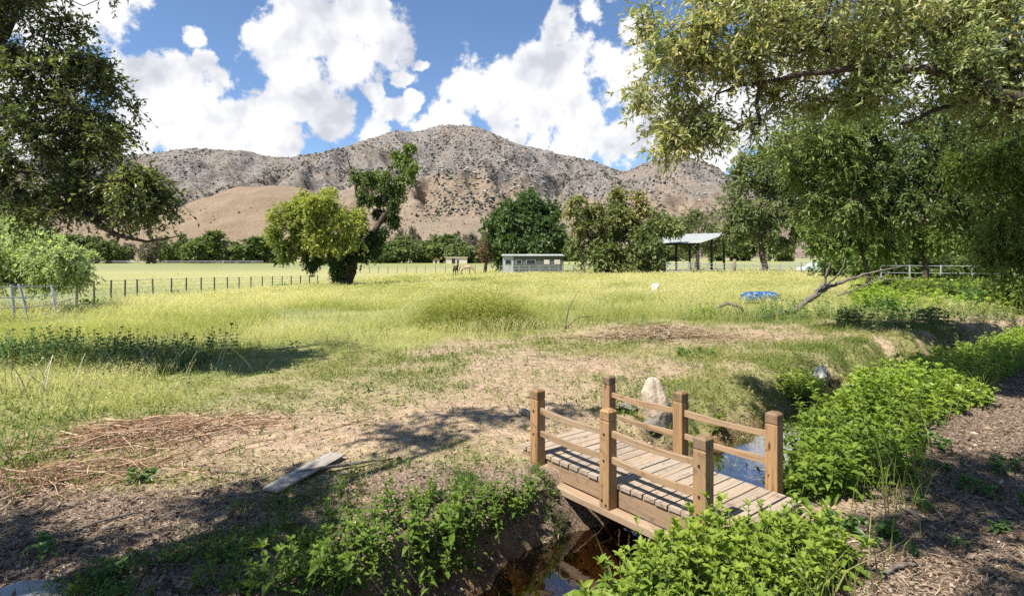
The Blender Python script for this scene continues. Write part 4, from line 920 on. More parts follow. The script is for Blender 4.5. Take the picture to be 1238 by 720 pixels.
def reeds():
    r = np.random.default_rng(246); x = r.uniform(.3, 9, 26000); y = r.uniform(1.9, 11, 26000); d, sd = creek_d(x, y); k = (sd < 0) & (d > .6) & (d < 1.5) & off_bridge(x, y, .05) & (r.random(len(x)) < .16 + .5 * sm(fbm(x * 1.5, y * 1.5, 3, 29), .5, .62)); x, y = x[k], y[k]
    V, Q, T, rn, _ = blades(np.stack([x, y, H(x, y) - .01], -1), .14 + .34 * r.random(len(x)), .006 + .003 * r.random(len(x)), .55, r, .2 + .8 * r.random(len(x))**2)
    tag(mk('bank_reeds', V, [Q, T], M['short_grass'], None, {'rnd': rn}), 'green and dry grass blades mixed into the creek bank growth', None, None, 'stuff')
reeds()
def meadow_weeds():
    r = np.random.default_rng(247); x, y = wedge(5200, 5.5, 26, r, 1.1); z = zones(x, y); k = (z['side'] > 0) & (z['mulch'] < .3) & (z['bare'] < .75) & (z['d'] > 1.3) & (r.random(len(x)) < sm(fbm(x * .75, y * .75, 3, 33), .47, .62)) & off_bridge(x, y, .4); x, y = x[k], y[k]; y_ = sm(y, 7, 13)
    thicket('meadow_weeds', 'scattered leafy weeds mixed through the meadow grass', x, y, (.05 + .30 * r.random(len(x))**1.5) * (.35 + .65 * y_), 248, M['leaf_olive'], L=.065, W=.024, gap=.055, tone=.0, lean=.45)
meadow_weeds()
def limb_weeds():
    r = np.random.default_rng(241); t = r.random(520); x0, y0, _ = hit(850, 389); x1, y1, _ = hit(1075, 386); x = x0 + (x1 - x0) * t + r.normal(0, .5, 520); y = y0 + (y1 - y0) * t + np.abs(r.normal(.2, .9, 520)) - .15
    yl = y0 + (y1 - y0) * t; k = (creek_d(x, y)[0] > 1.1) & ((y > yl + .35) | (r.random(520) < .3)); x, y, yl = x[k], y[k], yl[k]
    thicket('limb_undergrowth', 'rough green weeds growing up around the fallen limb', x, y, np.where(y > yl + .35, 1., .38) * (.14 + .42 * r.random(len(x))**1.5) * (.5 + vnoise(x * 1.5, y * 1.5, 3)), 242, M['weed_dark'], L=.12, W=.035, gap=.075, tone=.1)
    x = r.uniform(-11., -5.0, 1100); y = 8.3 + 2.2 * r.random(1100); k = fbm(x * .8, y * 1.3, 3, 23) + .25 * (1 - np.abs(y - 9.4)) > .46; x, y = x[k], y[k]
    thicket('shaded_weeds', 'dark tangled weeds in the shadow of the left tree', x, y, (.10 + .34 * r.random(len(x))**1.6) * (.6 + .8 * vnoise(x * 1.2, y * 1.2, 6)), 245, M['weed_dark'], L=.085, W=.03, gap=.06, tone=-.15)  # their dark leaf tone also deepens the left tree's shadow
    y = r.uniform(18.5, 37, 1500); x = y * r.uniform(.60, 1.02, 1500); k = creek_d(x, y)[0] > 1.2; x, y = x[k], y[k]
    thicket('hedge_undergrowth', 'lush sunny green weeds in front of the right hand fence', x, y, (.30 + .55 * r.random(len(x))) * (.55 + .8 * vnoise(x * .5, y * .5, 4)), 243, M['weed_lime'], L=.24, W=.10, gap=.13, tone=-.1)
    x = r.uniform(8.5, 15, 900); y = r.uniform(12.5, 20, 900); d, sd = creek_d(x, y); k = (sd > 0) & (d > .55) & (d < 3.4) & (fbm(x * .9, y * .9, 3, 19) > .42); x, y = x[k], y[k]
    thicket('bank_undergrowth', 'patchy grey green weeds on the far cut bank', x, y, .12 + .3 * r.random(len(x)), 244, M['leaf_olive'], L=.11, W=.04, gap=.06, tone=.0)
limb_weeds()

def weed_plant(name, label, cat, n, spread, h, seed, mat, group=None, **kw):
    r = np.random.default_rng(seed); a = r.uniform(0, 6.28, n); q = spread * r.random(n)**.5
    p = np.stack([np.cos(a) * q, np.sin(a) * q, np.zeros(n)], -1); hh = h * (.6 + .4 * r.random(n)) * (1 - .35 * (q / (spread + 1e-6))**2)
    V, Q, T, R, sv, sq = stalks(p, hh, r, **kw)
    root = empty(name, (0, 0, 0), label, cat, group)
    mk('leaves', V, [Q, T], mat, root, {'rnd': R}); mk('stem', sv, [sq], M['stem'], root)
    return root
def put(o, first, x, y, rz, s, label=None, dz=0.):
    loc = (x, y, float(H(x, y)) + dz)
    if first: o.location = Vector(loc); o.rotation_euler = (0, 0, rz); o.scale = (s, s, s); return o
    return copy_tree(o, loc, rz, (s, s, s), label)
G1 = 'leafy weeds on the muddy near bank'; G2 = 'small weeds sprouting on the mulch path'
wa = weed_plant('leafy_weed', 'bushy green weed with pointed leaves on the muddy bank left of the footbridge', 'weed', 9, .10, .20, 211, M['weed'], G1, L=.06, W=.022, gap=.032)
wb = weed_plant('leafy_weed', 'bushy green weed with pointed leaves on the muddy bank left of the footbridge', 'weed', 4, .05, .17, 212, M['weed'], G1, L=.055, W=.020, gap=.03)
wc = weed_plant('small_weed', 'small low green weed sprouting alone on the mulch path', 'weed', 5, .06, .09, 213, M['weed_dark'], G2, L=.055, W=.028, gap=.028)
first = [True, True, True]; rw = random.Random(5)
for k, px, py, s in [(0, 522, 662, 1.15), (0, 500, 690, .8), (1, 330, 726, 1.3), (1, 300, 722, .8), (1, 382, 716, 1.2), (1, 420, 720, 1.3), (0, 448, 668, .85), (1, 402, 636, .8), (1, 430, 650, .9), (1, 470, 640, .9), (0, 545, 642, .75), (1, 575, 655, .8), (0, 585, 606, .7),
                     (1, 555, 610, .8), (1, 615, 608, .9), (1, 640, 612, .8), (1, 470, 610, .7), (1, 500, 620, .8), (1, 345, 640, .7), (1, 260, 708, .7), (1, 238, 716, .7), (1, 395, 690, .8), (0, 440, 712, .8), (1, 525, 600, .7), (1, 410, 598, .6), (0, 640, 590, .55), (1, 600, 640, .9), (1, 290, 700, .7), (1, 365, 668, .7), (0, 470, 725, .8), (0, 488, 655, .9), (0, 535, 678, .8), (0, 560, 628, .8), (1, 450, 632, .9), (0, 618, 622, .7), (1, 632, 632, .9), (0, 415, 668, .8), (1, 350, 700, 1.0), (0, 395, 712, .7), (1, 595, 622, .9), (0, 510, 612, .6), (1, 540, 660, 1.0), (0, 460, 694, .7), (0, 555, 668, .6), (1, 600, 652, .9), (0, 585, 640, .6), (0, 545, 692, .6), (1, 622, 640, .8), (0, 520, 705, .7), (1, 570, 690, .8)]:
    x, y, _ = hit(px, py); o = (wa, wb)[k]; put(o, first[k], x, y, rw.uniform(0, 6), s * rw.uniform(1.1, 1.5)); first[k] = False
for px, py, s in [(1110, 586, 1.), (1112, 618, .9), (1062, 646, .9), (1050, 660, .7), (1130, 543, 1.3), (1112, 540, .9), (1200, 572, 1.3), (1222, 568, 1.0), (1190, 600, 1.2), (1170, 590, .9), (1080, 648, .7), (1100, 672, .6), (1215, 645, .8), (1160, 660, .6), (1025, 648, 1.3), (1005, 640, 1.0), (1075, 655, .7), (1145, 570, .7), (1100, 520, .9), (1235, 610, .8), (62, 668, 1.2), (170, 586, 1.2), (140, 690, .9), (128, 700, .8)]:
    x, y, _ = hit(px, py); put(wc, first[2], x, y, rw.uniform(0, 6), s * 1.1, None if px > 900 else 'small low green weed in the shaded straw left of the creek'); first[2] = False

# low rosettes with round leaves, and the lime shrub by the pale rock
x, y, _ = hit(966, 474); lime = weed_plant('lime_shrub', 'mounded lime green shrub beside the pale rock on the creek bank', 'shrub', 130, .42, .34, 221, M['weed_lime'], None, L=.08, W=.03, gap=.05, tone=.15); put(lime, True, x, y, 0, 1)
x, y, _ = hit(842, 430); ros = weed_plant('rosette_weed', 'flat grey green rosette weed on bare soil beyond the boulder', 'weed', 16, .30, .10, 222, M['weed_dark'], None, L=.12, W=.05, gap=.04, lean=.6); put(ros, True, x, y, 0, 1.1)
x, y, _ = hit(745, 500); fw = weed_plant('leafy_weed', 'green weed growing between the back bridge post and the boulder', 'weed', 14, .16, .22, 223, M['weed'], None, L=.08, W=.03, gap=.045); put(fw, True, x, y, 0, 1.)
x, y, _ = hit(868, 524); fw = weed_plant('leafy_weed', 'single upright weed on the bank behind the middle back post', 'weed', 3, .04, .24, 224, M['weed'], None, L=.09, W=.035, gap=.05); put(fw, True, x, y, 0, 1.)
x, y, _ = hit(1000, 690); bl = weed_plant('broad_leaf_weed', 'low weed with broad round leaves beside the near undergrowth', 'weed', 6, .09, .07, 225, M['weed_dark'], None, L=.085, W=.07, gap=.035, lean=.5); put(bl, True, x, y, 0, 1.)
x, y, _ = hit(330, 368); 
def scrub_at(px, py, s, seed, label, mat, n=40):
    x, y, _ = hit(px, py); o = weed_plant('meadow_bush', label, 'bush', n, .5, .6, seed, mat, None, L=.20, W=.08, gap=.12, lean=.3); put(o, True, x, y, 0, s)
scrub_at(110, 373, .9, 231, 'bright green bush at the end of the left pipe fence', M['weed_lime'])
scrub_at(210, 360, .8, 232, 'dark green bush at the foot of the left wire fence', M['weed_dark'])
scrub_at(340, 350, 1.0, 233, 'dark green bush by the wire fence nearest the big cottonwood', M['weed_dark'])
scrub_at(1185, 375, 1.3, 234, 'dark rounded bush in the weeds beyond the far creek bank', M['weed_dark'], 70)
scrub_at(1030, 392, .8, 235, 'leggy grey green bush under the fallen limb', M['leaf_olive'], 40)
scrub_at(1075, 385, 1.1, 236, 'green bush under the raised end of the fallen limb', M['weed_dark'], 50)
scrub_at(962, 372, .6, 237, 'low green bush growing just behind the fallen limb', M['weed_dark'], 40)
scrub_at(852, 385, .7, 238, 'pale green bush at the left end of the fallen limb', M['weed_lime'], 30)
scrub_at(1130, 392, .8, 239, 'dusty green bush on the bare soil by the cut bank', M['leaf_olive'], 40)

for px, py, s_, sd, lab in ((18, 566, 1., 251, 'tall thin leggy weed at the far left edge by the dark stems'), (48, 540, .9, 252, 'tall leggy weed in the yellow grass above the dark stems'), (92, 505, .8, 253, 'leggy weed with thin stems left of the reddish brush heap'), (8, 605, .7, 254, 'thin weed low at the left edge in the shade')):
    x, y, _ = hit(px, py); o = weed_plant('leggy_weed', lab, 'weed', 12, .28, .55, sd, M['weed'], None, L=.055, W=.016, gap=.07, lean=.4); put(o, True, x, y, 0, s_)
# brush piles: tangles of dead stems
def brush(name, label, c, sx, sy, hgt, n, mat, seed, L=.4, rad=.0035, rot=0.):
    r = np.random.default_rng(seed); mb = MB()
    for i in range(n):
        u, v = r.normal(0, .5, 2); q = max(0, 1 - (u * u + v * v)); ca, sa = math.cos(rot), math.sin(rot)
        x = c[0] + (u * sx * ca - v * sy * sa); y = c[1] + (u * sx * sa + v * sy * ca)
        az = rot + r.normal(0, 1.0); l = L * (.25 + 1.1 * r.random()**1.5); t = np.linspace(-.5, .5, 5); b = r.normal(0, .8)
        X_ = x + math.cos(az) * l * t - math.sin(az) * b * l * t * t; Y_ = y + math.sin(az) * l * t + math.cos(az) * b * l * t * t
        Zs = H(X_, Y_) + hgt * q * r.random() + .01 + r.normal(0, .09) * l * t - .06 * l * (t * 2)**2 * q
        mb.tube(np.stack([X_, Y_, np.maximum(Zs, H(X_, Y_) + .002)], -1), np.linspace(rad, rad * .5, 5) * (.6 + .8 * r.random()), 4, r.random(), False)
    o = mb.build(name, mat, None, (c[0], c[1], float(H(*c[:2])))); return tag(o, label, 'brush pile')
brush('brush_pile', 'tangled heap of reddish dry stems in the grass left of the boards', hit(205, 528)[:2], 1.1, .5, .17, 330, M['red_straw'], 301, .62, .0042, .25)
brush('brush_pile', 'low mat of dark brown dead stems at the edge of the shade', hit(85, 580)[:2], .95, .34, .11, 240, M['red_straw'], 302, .5, .0038, .3)
brush('brush_pile', 'wide heap of grey tan dead branches at the meadow edge beyond the bridge', hit(800, 408)[:2], 1.9, .6, .32, 800, M['straw'], 303, .6, .006, .1)
def stalk_bunch(label, px, py, n, spread, h, seed):
    r = np.random.default_rng(seed); x, y, z = hit(px, py); mb = MB()
    for i in range(n):
        a, b = r.normal(0, spread, 2); l = h * (.5 + .6 * r.random()); az = r.uniform(0, 6.28); ln = r.uniform(.2, .8); t = np.linspace(0, 1, 5)
        X_ = x + a + math.cos(az) * ln * l * t**1.3; Y_ = y + b * .4 + math.sin(az) * ln * l * t**1.3; Z_ = H(x + a, y + b * .4) + l * t * (1 - .15 * t)
        mb.tube(np.stack([X_, Y_, Z_], -1), np.linspace(.008, .004, 5), 5, r.random())
        if r.random() < .5: mb.add(np.array((X_[-1], Y_[-1], Z_[-1])) + .018 * np.array([(1, 0, 0), (0, 1, 0), (-1, 0, 0), (0, -1, 0), (0, 0, 1), (0, 0, -1.)]), None, [(0, 1, 4), (1, 2, 4), (2, 3, 4), (3, 0, 4), (1, 0, 5), (2, 1, 5), (3, 2, 5), (0, 3, 5)], .8)
    tag(mb.build('dead_stalks', M['pale_stalk'], None, (x, y, z)), label, 'dead stalks')
stalk_bunch('pale bleached thistle stalks leaning at the left edge of the shaded grass', 25, 476, 16, .5, .5, 311)
stalk_bunch('pale bleached thistle stalks standing before the shaded grass patch', 180, 448, 14, .6, .5, 312)

# ------------------------------------------------------------------ footbridge
def bridge():
    root = empty('footbridge', (BR_C[0], BR_C[1], 0), 'small weathered wooden footbridge with six posts and sagging rails over the creek', 'footbridge', None, BR_A)
    r = random.Random(9); hw, hl = .436, .783
    d = MB(); w = .096; gap = .009; x = -1.09
    while x < .93:
        d.box((x + w / 2, r.uniform(-.003, .003), -.017 + r.uniform(-.002, .002)), (w - r.uniform(0, .003), .775 + r.uniform(-.005, .005), .030), Matrix.Rotation(r.uniform(-.004, .004), 3, 'Z'), r.random(), .0015); x += w + gap
    d.build('deck', M['deck'], root)
    for sy in (-1, 1):
        b = MB(); b.box((-.07, sy * .355, -.104), (1.96, .038, .138), None, r.random(), .004); b.build('joist', M['joist'], root)
        b = MB(); b.box((-.06, sy * hw, -.194), (1.94, .092, .052), None, r.random(), .005); b.build('sill_beam', M['sill'], root)
        for i in (-1, 0, 1):
            p = MB(); X_, Y_ = i * hl, sy * hw; rn = r.random()
            p.box((X_, Y_, .1465), (.09, .09, .627), None, rn, .003)                 # shaft -.167 .. .46
            p.box((X_, Y_, .465), (.081, .081, .010), None, rn, 0)                    # groove
            po = None
            c = MB(); c.box((X_, Y_, .5005), (.09, .09, .061), None, rn, .003); hx = .0445
            top = np.array([(X_ + a * hx, Y_ + b_ * hx, .5308) for a, b_ in ((-1, -1), (1, -1), (1, 1), (-1, 1))] + [(X_ + a * .030, Y_ + b_ * .030, .5455) for a, b_ in ((-1, -1), (1, -1), (1, 1), (-1, 1))])
            c.add(top, [(0, 1, 5, 4), (1, 2, 6, 5), (2, 3, 7, 6), (3, 0, 4, 7), (4, 5, 6, 7)], None, rn)
            post = p.build('post', M['post'], root); c.build('post_cap', M['post'] if (i == 0 and sy < 0) else M['cap'], post)
            bo = MB()
            for zz in (.37, .18, -.11, -.135):
                xx = X_ + (-.02 if zz == -.11 else .02 if zz == -.135 else 0)
                bo.tube([(xx, Y_ + sy * .0445, zz), (xx, Y_ + sy * .051, zz)], .008, 8)
            bo.build('bolt', M['iron_bolt'], post)
            if i < 1:
                for zz in (.365, .178):
                    k = 9; rl = MB(); t = np.linspace(0, 1, k); sag = .012 + r.uniform(-.004, .008)
                    xs = X_ + .040 + (hl - .080) * t; zs = zz + .010 - sag * 4 * t * (1 - t) + r.uniform(-.006, .006) * t; hh = .022 + .003 * np.sin(t * 5 + r.random() * 6); q = .013; rn2 = r.random()
                    V = []
                    for a, b_, c_ in zip(xs, zs, hh):
                        V += [(a, Y_ - q, b_ - c_ + .0016), (a, Y_ - q + .0016, b_ - c_), (a, Y_ + q - .0016, b_ - c_), (a, Y_ + q, b_ - c_ + .0016), (a, Y_ + q, b_ + c_ - .0016), (a, Y_ + q - .0016, b_ + c_), (a, Y_ - q + .0016, b_ + c_), (a, Y_ - q, b_ + c_ - .0016)]
                    Q = [(j * 8 + e, j * 8 + (e + 1) % 8, j * 8 + 8 + (e + 1) % 8, j * 8 + 8 + e) for j in range(k - 1) for e in range(8)]
                    rl.add(V, [tuple(reversed(f)) for f in Q], None, rn2); rl.build('rail', M['rail'], root)
    for X_ in (-.78, 0, .78):
        b = MB(); b.box((X_, 0, -.143), (.07, .668, .05), None, r.random(), .004); b.build('cross_beam', M['joist'], root)
bridge()

# ------------------------------------------------------------------ rocks
def ico(sub):
    import bmesh
    bm = bmesh.new(); bmesh.ops.create_icosphere(bm, subdivisions=sub, radius=1.); V = np.array([v.co[:] for v in bm.verts]); T = np.array([[v.index for v in f.verts] for f in bm.faces]); bm.free(); return V, T
def n3(p, s, seed): return (fbm(p[:, 0] * s + 7, p[:, 1] * s, 3, seed) + fbm(p[:, 1] * s + 3, p[:, 2] * s, 3, seed + 9) + fbm(p[:, 2] * s, p[:, 0] * s + 5, 3, seed + 17)) / 3 - .5
def rock(name, label, loc, dims, seed, mat, rz=0., tilt=0., shape=None, rough=.5):
    V, T = ico(5); r = np.random.default_rng(seed)
    for i in range(11):                                   # flat broken faces
        nrm = r.normal(0, 1, 3); nrm /= np.linalg.norm(nrm); o = r.uniform(.62, .9); dd = V @ nrm; V = V - np.outer(np.maximum(0, dd - o) * .9, nrm)
    V = V * (1 + rough * n3(V, 1.6, seed))[:, None] * (1 + .25 * n3(V, 6, seed + 3))[:, None]
    if shape: V = shape(V)
    V = V * np.array(dims) / 2; V = V @ np.array(Matrix.Rotation(tilt, 3, 'Y')).T
    o = mk(name, V, [T], mat, None, None, True); o.location = Vector([float(v) for v in loc]); o.rotation_euler = (0, 0, rz); return tag(o, label, 'rock')
x, y, z = hit(795, 506)
def wedge_shape(V):
    V = V.copy(); t = (V[:, 2] + 1) / 2; V[:, 0] = V[:, 0] * (1 - .5 * t) - .30 * t; V[:, 1] *= 1 - .4 * t; return V
rock('boulder', 'upright pointed tan boulder standing just beyond the footbridge', (x, y, z + .17), (.42, .32, .64), 401, M['boulder'], .1, 0, wedge_shape)
x, y, z = hit(787, 516); rock('rock', 'low dark rounded rock at the foot of the tan boulder', (x, y, z + .01), (.34, .26, .16), 402, M['dark_rock'], .3)
x, y, z = hit(760, 496); rock('rock', 'small brown rock left of the tan boulder', (x, y, z + .02), (.22, .2, .16), 403, M['dark_rock'], 1.)
x, y, z = hit(995, 462); rock('rock', 'sharp white rock jutting out beside the lime green shrub', (x, y, z + .12), (.36, .28, .28), 404, M['white_rock'], .4, .35, wedge_shape)
x, y, z = hit(20, 728); rock('slab_rock', 'flat pale grey slab in the shaded near left corner', (x, y, z + .01), (.42, .3, .10), 405, M['grey_rock'], .2)
x, y, z = hit(792, 356); rock('rock', 'pale stone showing in the tall yellow grass', (x, y, z + .38), (.5, .4, .62), 406, M['white_rock'], 0)
x, y, z = hit(1030, 470); rock('rock', 'half buried tan rock on the creek bank between undergrowth and lime shrub', (x, y, z), (.5, .4, .2), 407, M['boulder'], .5)

# ------------------------------------------------------------------ boards and sticks
def board(name, label, a, b, w, th, mat, lift=(.015, .03), seed=0):
    a = np.array(a); b = np.array(b); za, zb = float(H(a[0], a[1])) + lift[0], float(H(b[0], b[1])) + lift[1]
    L = math.hypot(*(b[:2] - a[:2])); k = 12; r = np.random.default_rng(seed); V = []
    for i in range(k + 1):
        t = i / k; wl = w / 2 * (1 - .10 * (i in (0, k))); wob = .004 * math.sin(t * 4 + seed); xx = L * t; zz = (zb - za) * t
        V += [(xx, -wl + r.normal(0, .0012), zz + wob), (xx, wl + r.normal(0, .0012), zz + wob + .004), (xx, wl, zz + th + wob + .004), (xx, -wl, zz + th + wob)]
    Q = [(i * 4 + e, i * 4 + 4 + e, i * 4 + 4 + (e + 1) % 4, i * 4 + (e + 1) % 4) for i in range(k) for e in range(4)] + [(0, 1, 2, 3), (k * 4 + 3, k * 4 + 2, k * 4 + 1, k * 4)]
    mb = MB(); mb.add(V, [tuple(reversed(q)) for q in Q], None, .3 + .1 * seed); o = mb.build(name, mat)
    o.location = Vector((float(a[0]), float(a[1]), za)); o.rotation_euler = (0, 0, math.atan2(b[1] - a[1], b[0] - a[0])); return tag(o, label, 'board')
board('weathered_board', 'wide weathered grey board lying on the dry ground', hit(326, 597)[:2], hit(408, 553)[:2], .155, .012, M['board'], (.012, .03), 1)
def stick(name, label, pts, rads, mat=None, cat='stick', n=7, seed=1, lift=.0):
    r = np.random.default_rng(seed); P0 = np.array(pts, float); t = np.linspace(0, len(P0) - 1, (len(P0) - 1) * 5 + 1); Q = np.stack([np.interp(t, np.arange(len(P0)), P0[:, i]) for i in range(3)], -1)
    rd = np.interp(t, np.arange(len(P0)), rads); Q[1:-1] += r.normal(0, 1, (len(Q) - 2, 3)) * rd[1:-1, None] * .35; Q[:, 2] += lift
    mb = MB(); mb.tube(Q, rd * (1 + .12 * r.normal(0, 1, len(rd))), n); return tag(mb.build(name, mat or M['dead'], None, Q[0], True), label, cat)
def gp(px, py, up=.0): a = hit(px, py); return (a[0], a[1], a[2] + up)
stick('fence_pole', 'thin grey pole resting across the weathered board', [gp(352, 581, .035), gp(410, 569, .045), gp(475, 557, .02)], [.017, .014, .009], M['dead'], 'pole')
stick('stick', 'short pale stick lying left of the bridge end', [gp(628, 500, .03), gp(640, 503, .03), gp(650, 505, .02)], [.03, .03, .022], M['boulder'])
stick('stick', 'curved brown stick lying on the mulch path', [gp(1066, 702, .01), gp(1084, 692, .025), gp(1108, 685, .012)], [.009, .011, .008], M['dead'])
stick('stick', 'long dark stick in the shaded straw at left', [gp(85, 645, .01), gp(130, 632, .02), gp(175, 620, .01)], [.008, .01, .006], M['dead'])
stick('stick', 'thin bent stick on the soil above the shaded bank', [gp(300, 575, .01), gp(262, 572, .02), gp(236, 562, .01)], [.006, .007, .004], M['dead'])
stick('stick', 'forked dead stem poking out of the grass beyond the bridge', [gp(683, 398, .0), gp(688, 398, .55), gp(700, 396, .95)], [.018, .014, .008], M['dead'])
stick('stick', 'bent reddish dead stem lying at the meadow edge', [gp(683, 398, .02), gp(700, 393, .22), gp(718, 390, .18)], [.016, .014, .01], M['dead'])

# fallen limb
def limb():
    b = hit(938, 384); d = b[1]
    root = empty('fallen_limb', b, 'dead bare fallen limb lying across the bank with its end in the air', 'fallen limb')
    def p(px, py, dd): q = P(px, py, d + dd) - np.array(b); return q
    def seg(nm, pts, rads, seed):
        r = np.random.default_rng(seed); P0 = np.array(pts); t = np.linspace(0, len(P0) - 1, (len(P0) - 1) * 6 + 1); Q = np.stack([np.interp(t, np.arange(len(P0)), P0[:, i]) for i in range(3)], -1)
        rd = np.interp(t, np.arange(len(P0)), rads); Q[1:-1] += r.normal(0, 1, (len(Q) - 2, 3)) * rd[1:-1, None] * .28
        mb = MB(); mb.tube(Q, rd * (1 + .15 * r.normal(0, 1, len(rd))), 9); return mb.build(nm, M['dead'], root, None, True)
    seg('bough', [p(905, 384, -.1), p(938, 382, 0), p(960, 375, .1), p(978, 362, .2), p(1000, 347, .3), p(1025, 338, .5), p(1050, 330, .7), p(1090, 322, 1.)], [.05, .10, .10, .09, .068, .05, .036, .016], 1)
    seg('branch', [p(985, 357, .2), p(997, 342, .2), p(1000, 328, .1), p(1004, 318, .1)], [.06, .045, .035, .025], 2)
    seg('branch', [p(998, 345, .2), p(1012, 333, .0), p(1020, 322, -.1), p(1022, 311, -.1)], [.04, .025, .018, .01], 3)
    seg('branch', [p(1012, 358, .2), p(1045, 345, .1), p(1075, 330, .3)], [.022, .018, .01], 4)
    seg('branch', [p(866, 372, -.3), p(880, 366, -.25), p(894, 370, -.2), p(904, 379, -.1), p(914, 388, 0)], [.03, .055, .07, .075, .075], 5)
    seg('branch', [p(1045, 334, .6), p(1075, 338, .8), p(1105, 336, 1.)], [.02, .015, .008], 6)
limb()

# blue tarp bundle in the grass
def tarp():
    x, y, z = hit(919, 366); V, T = ico(5); V = V * (1 + .35 * n3(V, 2.2, 77) + .10 * (1 - np.abs(2 * (n3(V, 5, 81) + .5) - 1)))[:, None]
    V = np.sign(V) * np.abs(V)**.62 * np.array((.78, .34, .27)); V[:, 2] = np.where(V[:, 2] < -.12, -.12, V[:, 2])
    t = NT('blue_tarp'); v = t.coord(); n = t.noise(v, 4.5, 5, .6, .8)
    c = t.mix(t.mr(n, .54, .60), (.035, .11, .26), (.33, .42, .48)); c = t.mix(t.mr(t.noise(v, 9, 3), .5, .56), c, (.015, .035, .09))
    o = mk('tarp_bundle', V, [T], t.done(t.bsdf(c, .4, .4, n, .6, .05)), None, None, True); o.location = (x, y, z + .22); tag(o, 'crumpled blue and white plastic tarp bundle lying in the grass', 'tarp')
tarp()

# ------------------------------------------------------------------ fences
def fence(name, label, bases, hgt, rails, pr, rr_, pmat, rmat, lean=None, cat='fence', sides=6, post='post', wire='rail', braces=()):
    o = np.array(bases[0]); root = empty(name, o, label, cat); r = random.Random(len(bases))
    B = [np.array(b) - o for b in bases]
    for i, b in enumerate(B):
        l = np.array((lean[i][0], lean[i][1], 0)) if lean else np.array((r.gauss(0, .02), r.gauss(0, .02), 0))
        m = MB(); m.tube([b - (0, 0, .15), b + (0, 0, hgt * .5) + l * .5, b + (0, 0, hgt) + l], pr, sides); m.build(post, pmat, root)
    for zz in rails:
        m = MB()
        for a, b in zip(B[:-1], B[1:]): m.tube([a + (0, 0, zz), (a + b) / 2 + (0, 0, zz - .012), b + (0, 0, zz)], rr_, 5)
        m.build(wire, rmat, root)
    for a, b in braces:
        m = MB(); m.tube([np.array(a) - o, np.array(b) - o], rr_ * 1.2, 5); m.build('brace', rmat, root)
    return root
def line(px0, d0, px1, d1, n):
    return [tuple(ground_at(px0 + (px1 - px0) * 0, d0)) if n == 1 else tuple((lambda q: (q[0], q[1], float(H(q[0], q[1]))))(ground_at(px0, d0)[:2] * (1 - i / (n - 1)) + ground_at(px1, d1)[:2] * (i / (n - 1)))) for i in range(n)]
bs = [hit(px, py) for px, py in ((93, 370), (114, 369), (134, 371), (151, 369), (166, 366), (207, 357), (243, 357), (275, 355), (303, 353), (329, 352), (352, 350), (374, 348))]
bs = [(x, y, z) for x, y, z in bs]
# straighten the run so that it follows one line on the ground
a, b = np.array(bs[0][:2]), np.array(bs[-1][:2]); q = []
for px in (93, 114, 134, 151, 166, 185, 207, 225, 243, 259, 275, 289, 303, 317, 329, 341, 352, 363, 374, 384):
    t = (px - CX) / F_PX; u = (a[0] - t * a[1]) / ((a[0] - t * a[1]) - (b[0] - t * b[1])); p_ = a + (b - a) * u; q.append((p_[0], p_[1], float(H(*p_))))
fence('wire_fence', 'long wire fence on thin dark posts running from the left pipe fence to the cottonwood', q, 1.22, (.25, .5, .75, 1.0, 1.17), .045, .010, M['tpost'], M['wire'], None, 'fence', 6, 'post', 'wire')
pb = [hit(px, py) for px, py in ((-45, 393), (-12, 390), (18, 389), (35, 388), (68, 380), (92, 371))]
fence('pipe_fence', 'pale metal pipe fence with leaning posts at the left edge', pb, 1.2, (.12, .45, .78, 1.12), .04, .018, M['steel'], M['steel'], [(0, 0), (0, 0), (-.12, 0), (-.42, .1), (-.28, .1), (0, 0)], 'fence', 8, 'post', 'rail',
      [((pb[4][0] + .1, pb[4][1], pb[4][2]), (pb[4][0] - .18, pb[4][1] + .05, pb[4][2] + 1.05))])
fence('far_wire_fence', 'distant wire fence on thin posts across the hay field behind the horses', line(425, 104, 612, 96, 17), 1.25, (.35, .7, 1.1), .05, .018, M['tpost'], M['wire'], None, 'fence', 5, 'post', 'wire')
fence('white_rail_fence', 'long pale rail fence at the far edge of the hay field', line(90, 246, 318, 244, 24), 1.3, (.5, 1.15), .10, .10, M['steel'], M['steel'], None, 'fence', 4)
fence('rail_fence', 'grey pipe rail fence in front of the brown tree', line(680, 74, 748, 71, 6), 1.25, (.3, .75, 1.2), .06, .03, M['steel'], M['steel'], None, 'fence', 6)
fence('shed_fence', 'pipe rail fence running in front of the long grey shed', line(604, 76, 676, 75, 7), 1.3, (.45, .85, 1.25), .04, .022, M['steel'], M['steel'], None, 'fence', 6)
def panel(name, label, px0, d0, px1, d1, h, nr, nv):
    a = ground_at(px0, d0); b = ground_at(px1, d1) - a; root = empty(name, a, label, 'gate')
    for f in (0, 1):
        m = MB(); m.tube([b * f + (0, 0, -.1), b * f + (0, 0, h)], .055, 8); m.build('upright', M['steel'], root)
    for i in range(nr):
        m = MB(); z = .25 + (h - .3) * i / (nr - 1); m.tube([(0, 0, z), b + (0, 0, z)], .034, 6); m.build('rail', M['steel'], root)
    for i in range(1, nv):
        m = MB(); m.tube([b * i / nv + (0, 0, .25), b * i / nv + (0, 0, h - .05)], .03, 6); m.build('stay', M['steel'], root)
panel('pipe_gate', 'silver six rail corral panel standing left in front of the open shelter', 806, 66, 834, 65, 1.55, 6, 2)
panel('pipe_gate', 'silver corral panel angled back behind the six rail panel', 834, 65.2, 846, 71, 1.5, 5, 2)
panel('pipe_gate', 'silver corral panel in front of the pale parked car', 943, 62, 968, 61.5, 1.6, 4, 2)
panel('pipe_gate', 'silver corral panel at the right end of the parked car', 968.6, 61.6, 990, 62, 1.6, 4, 2)
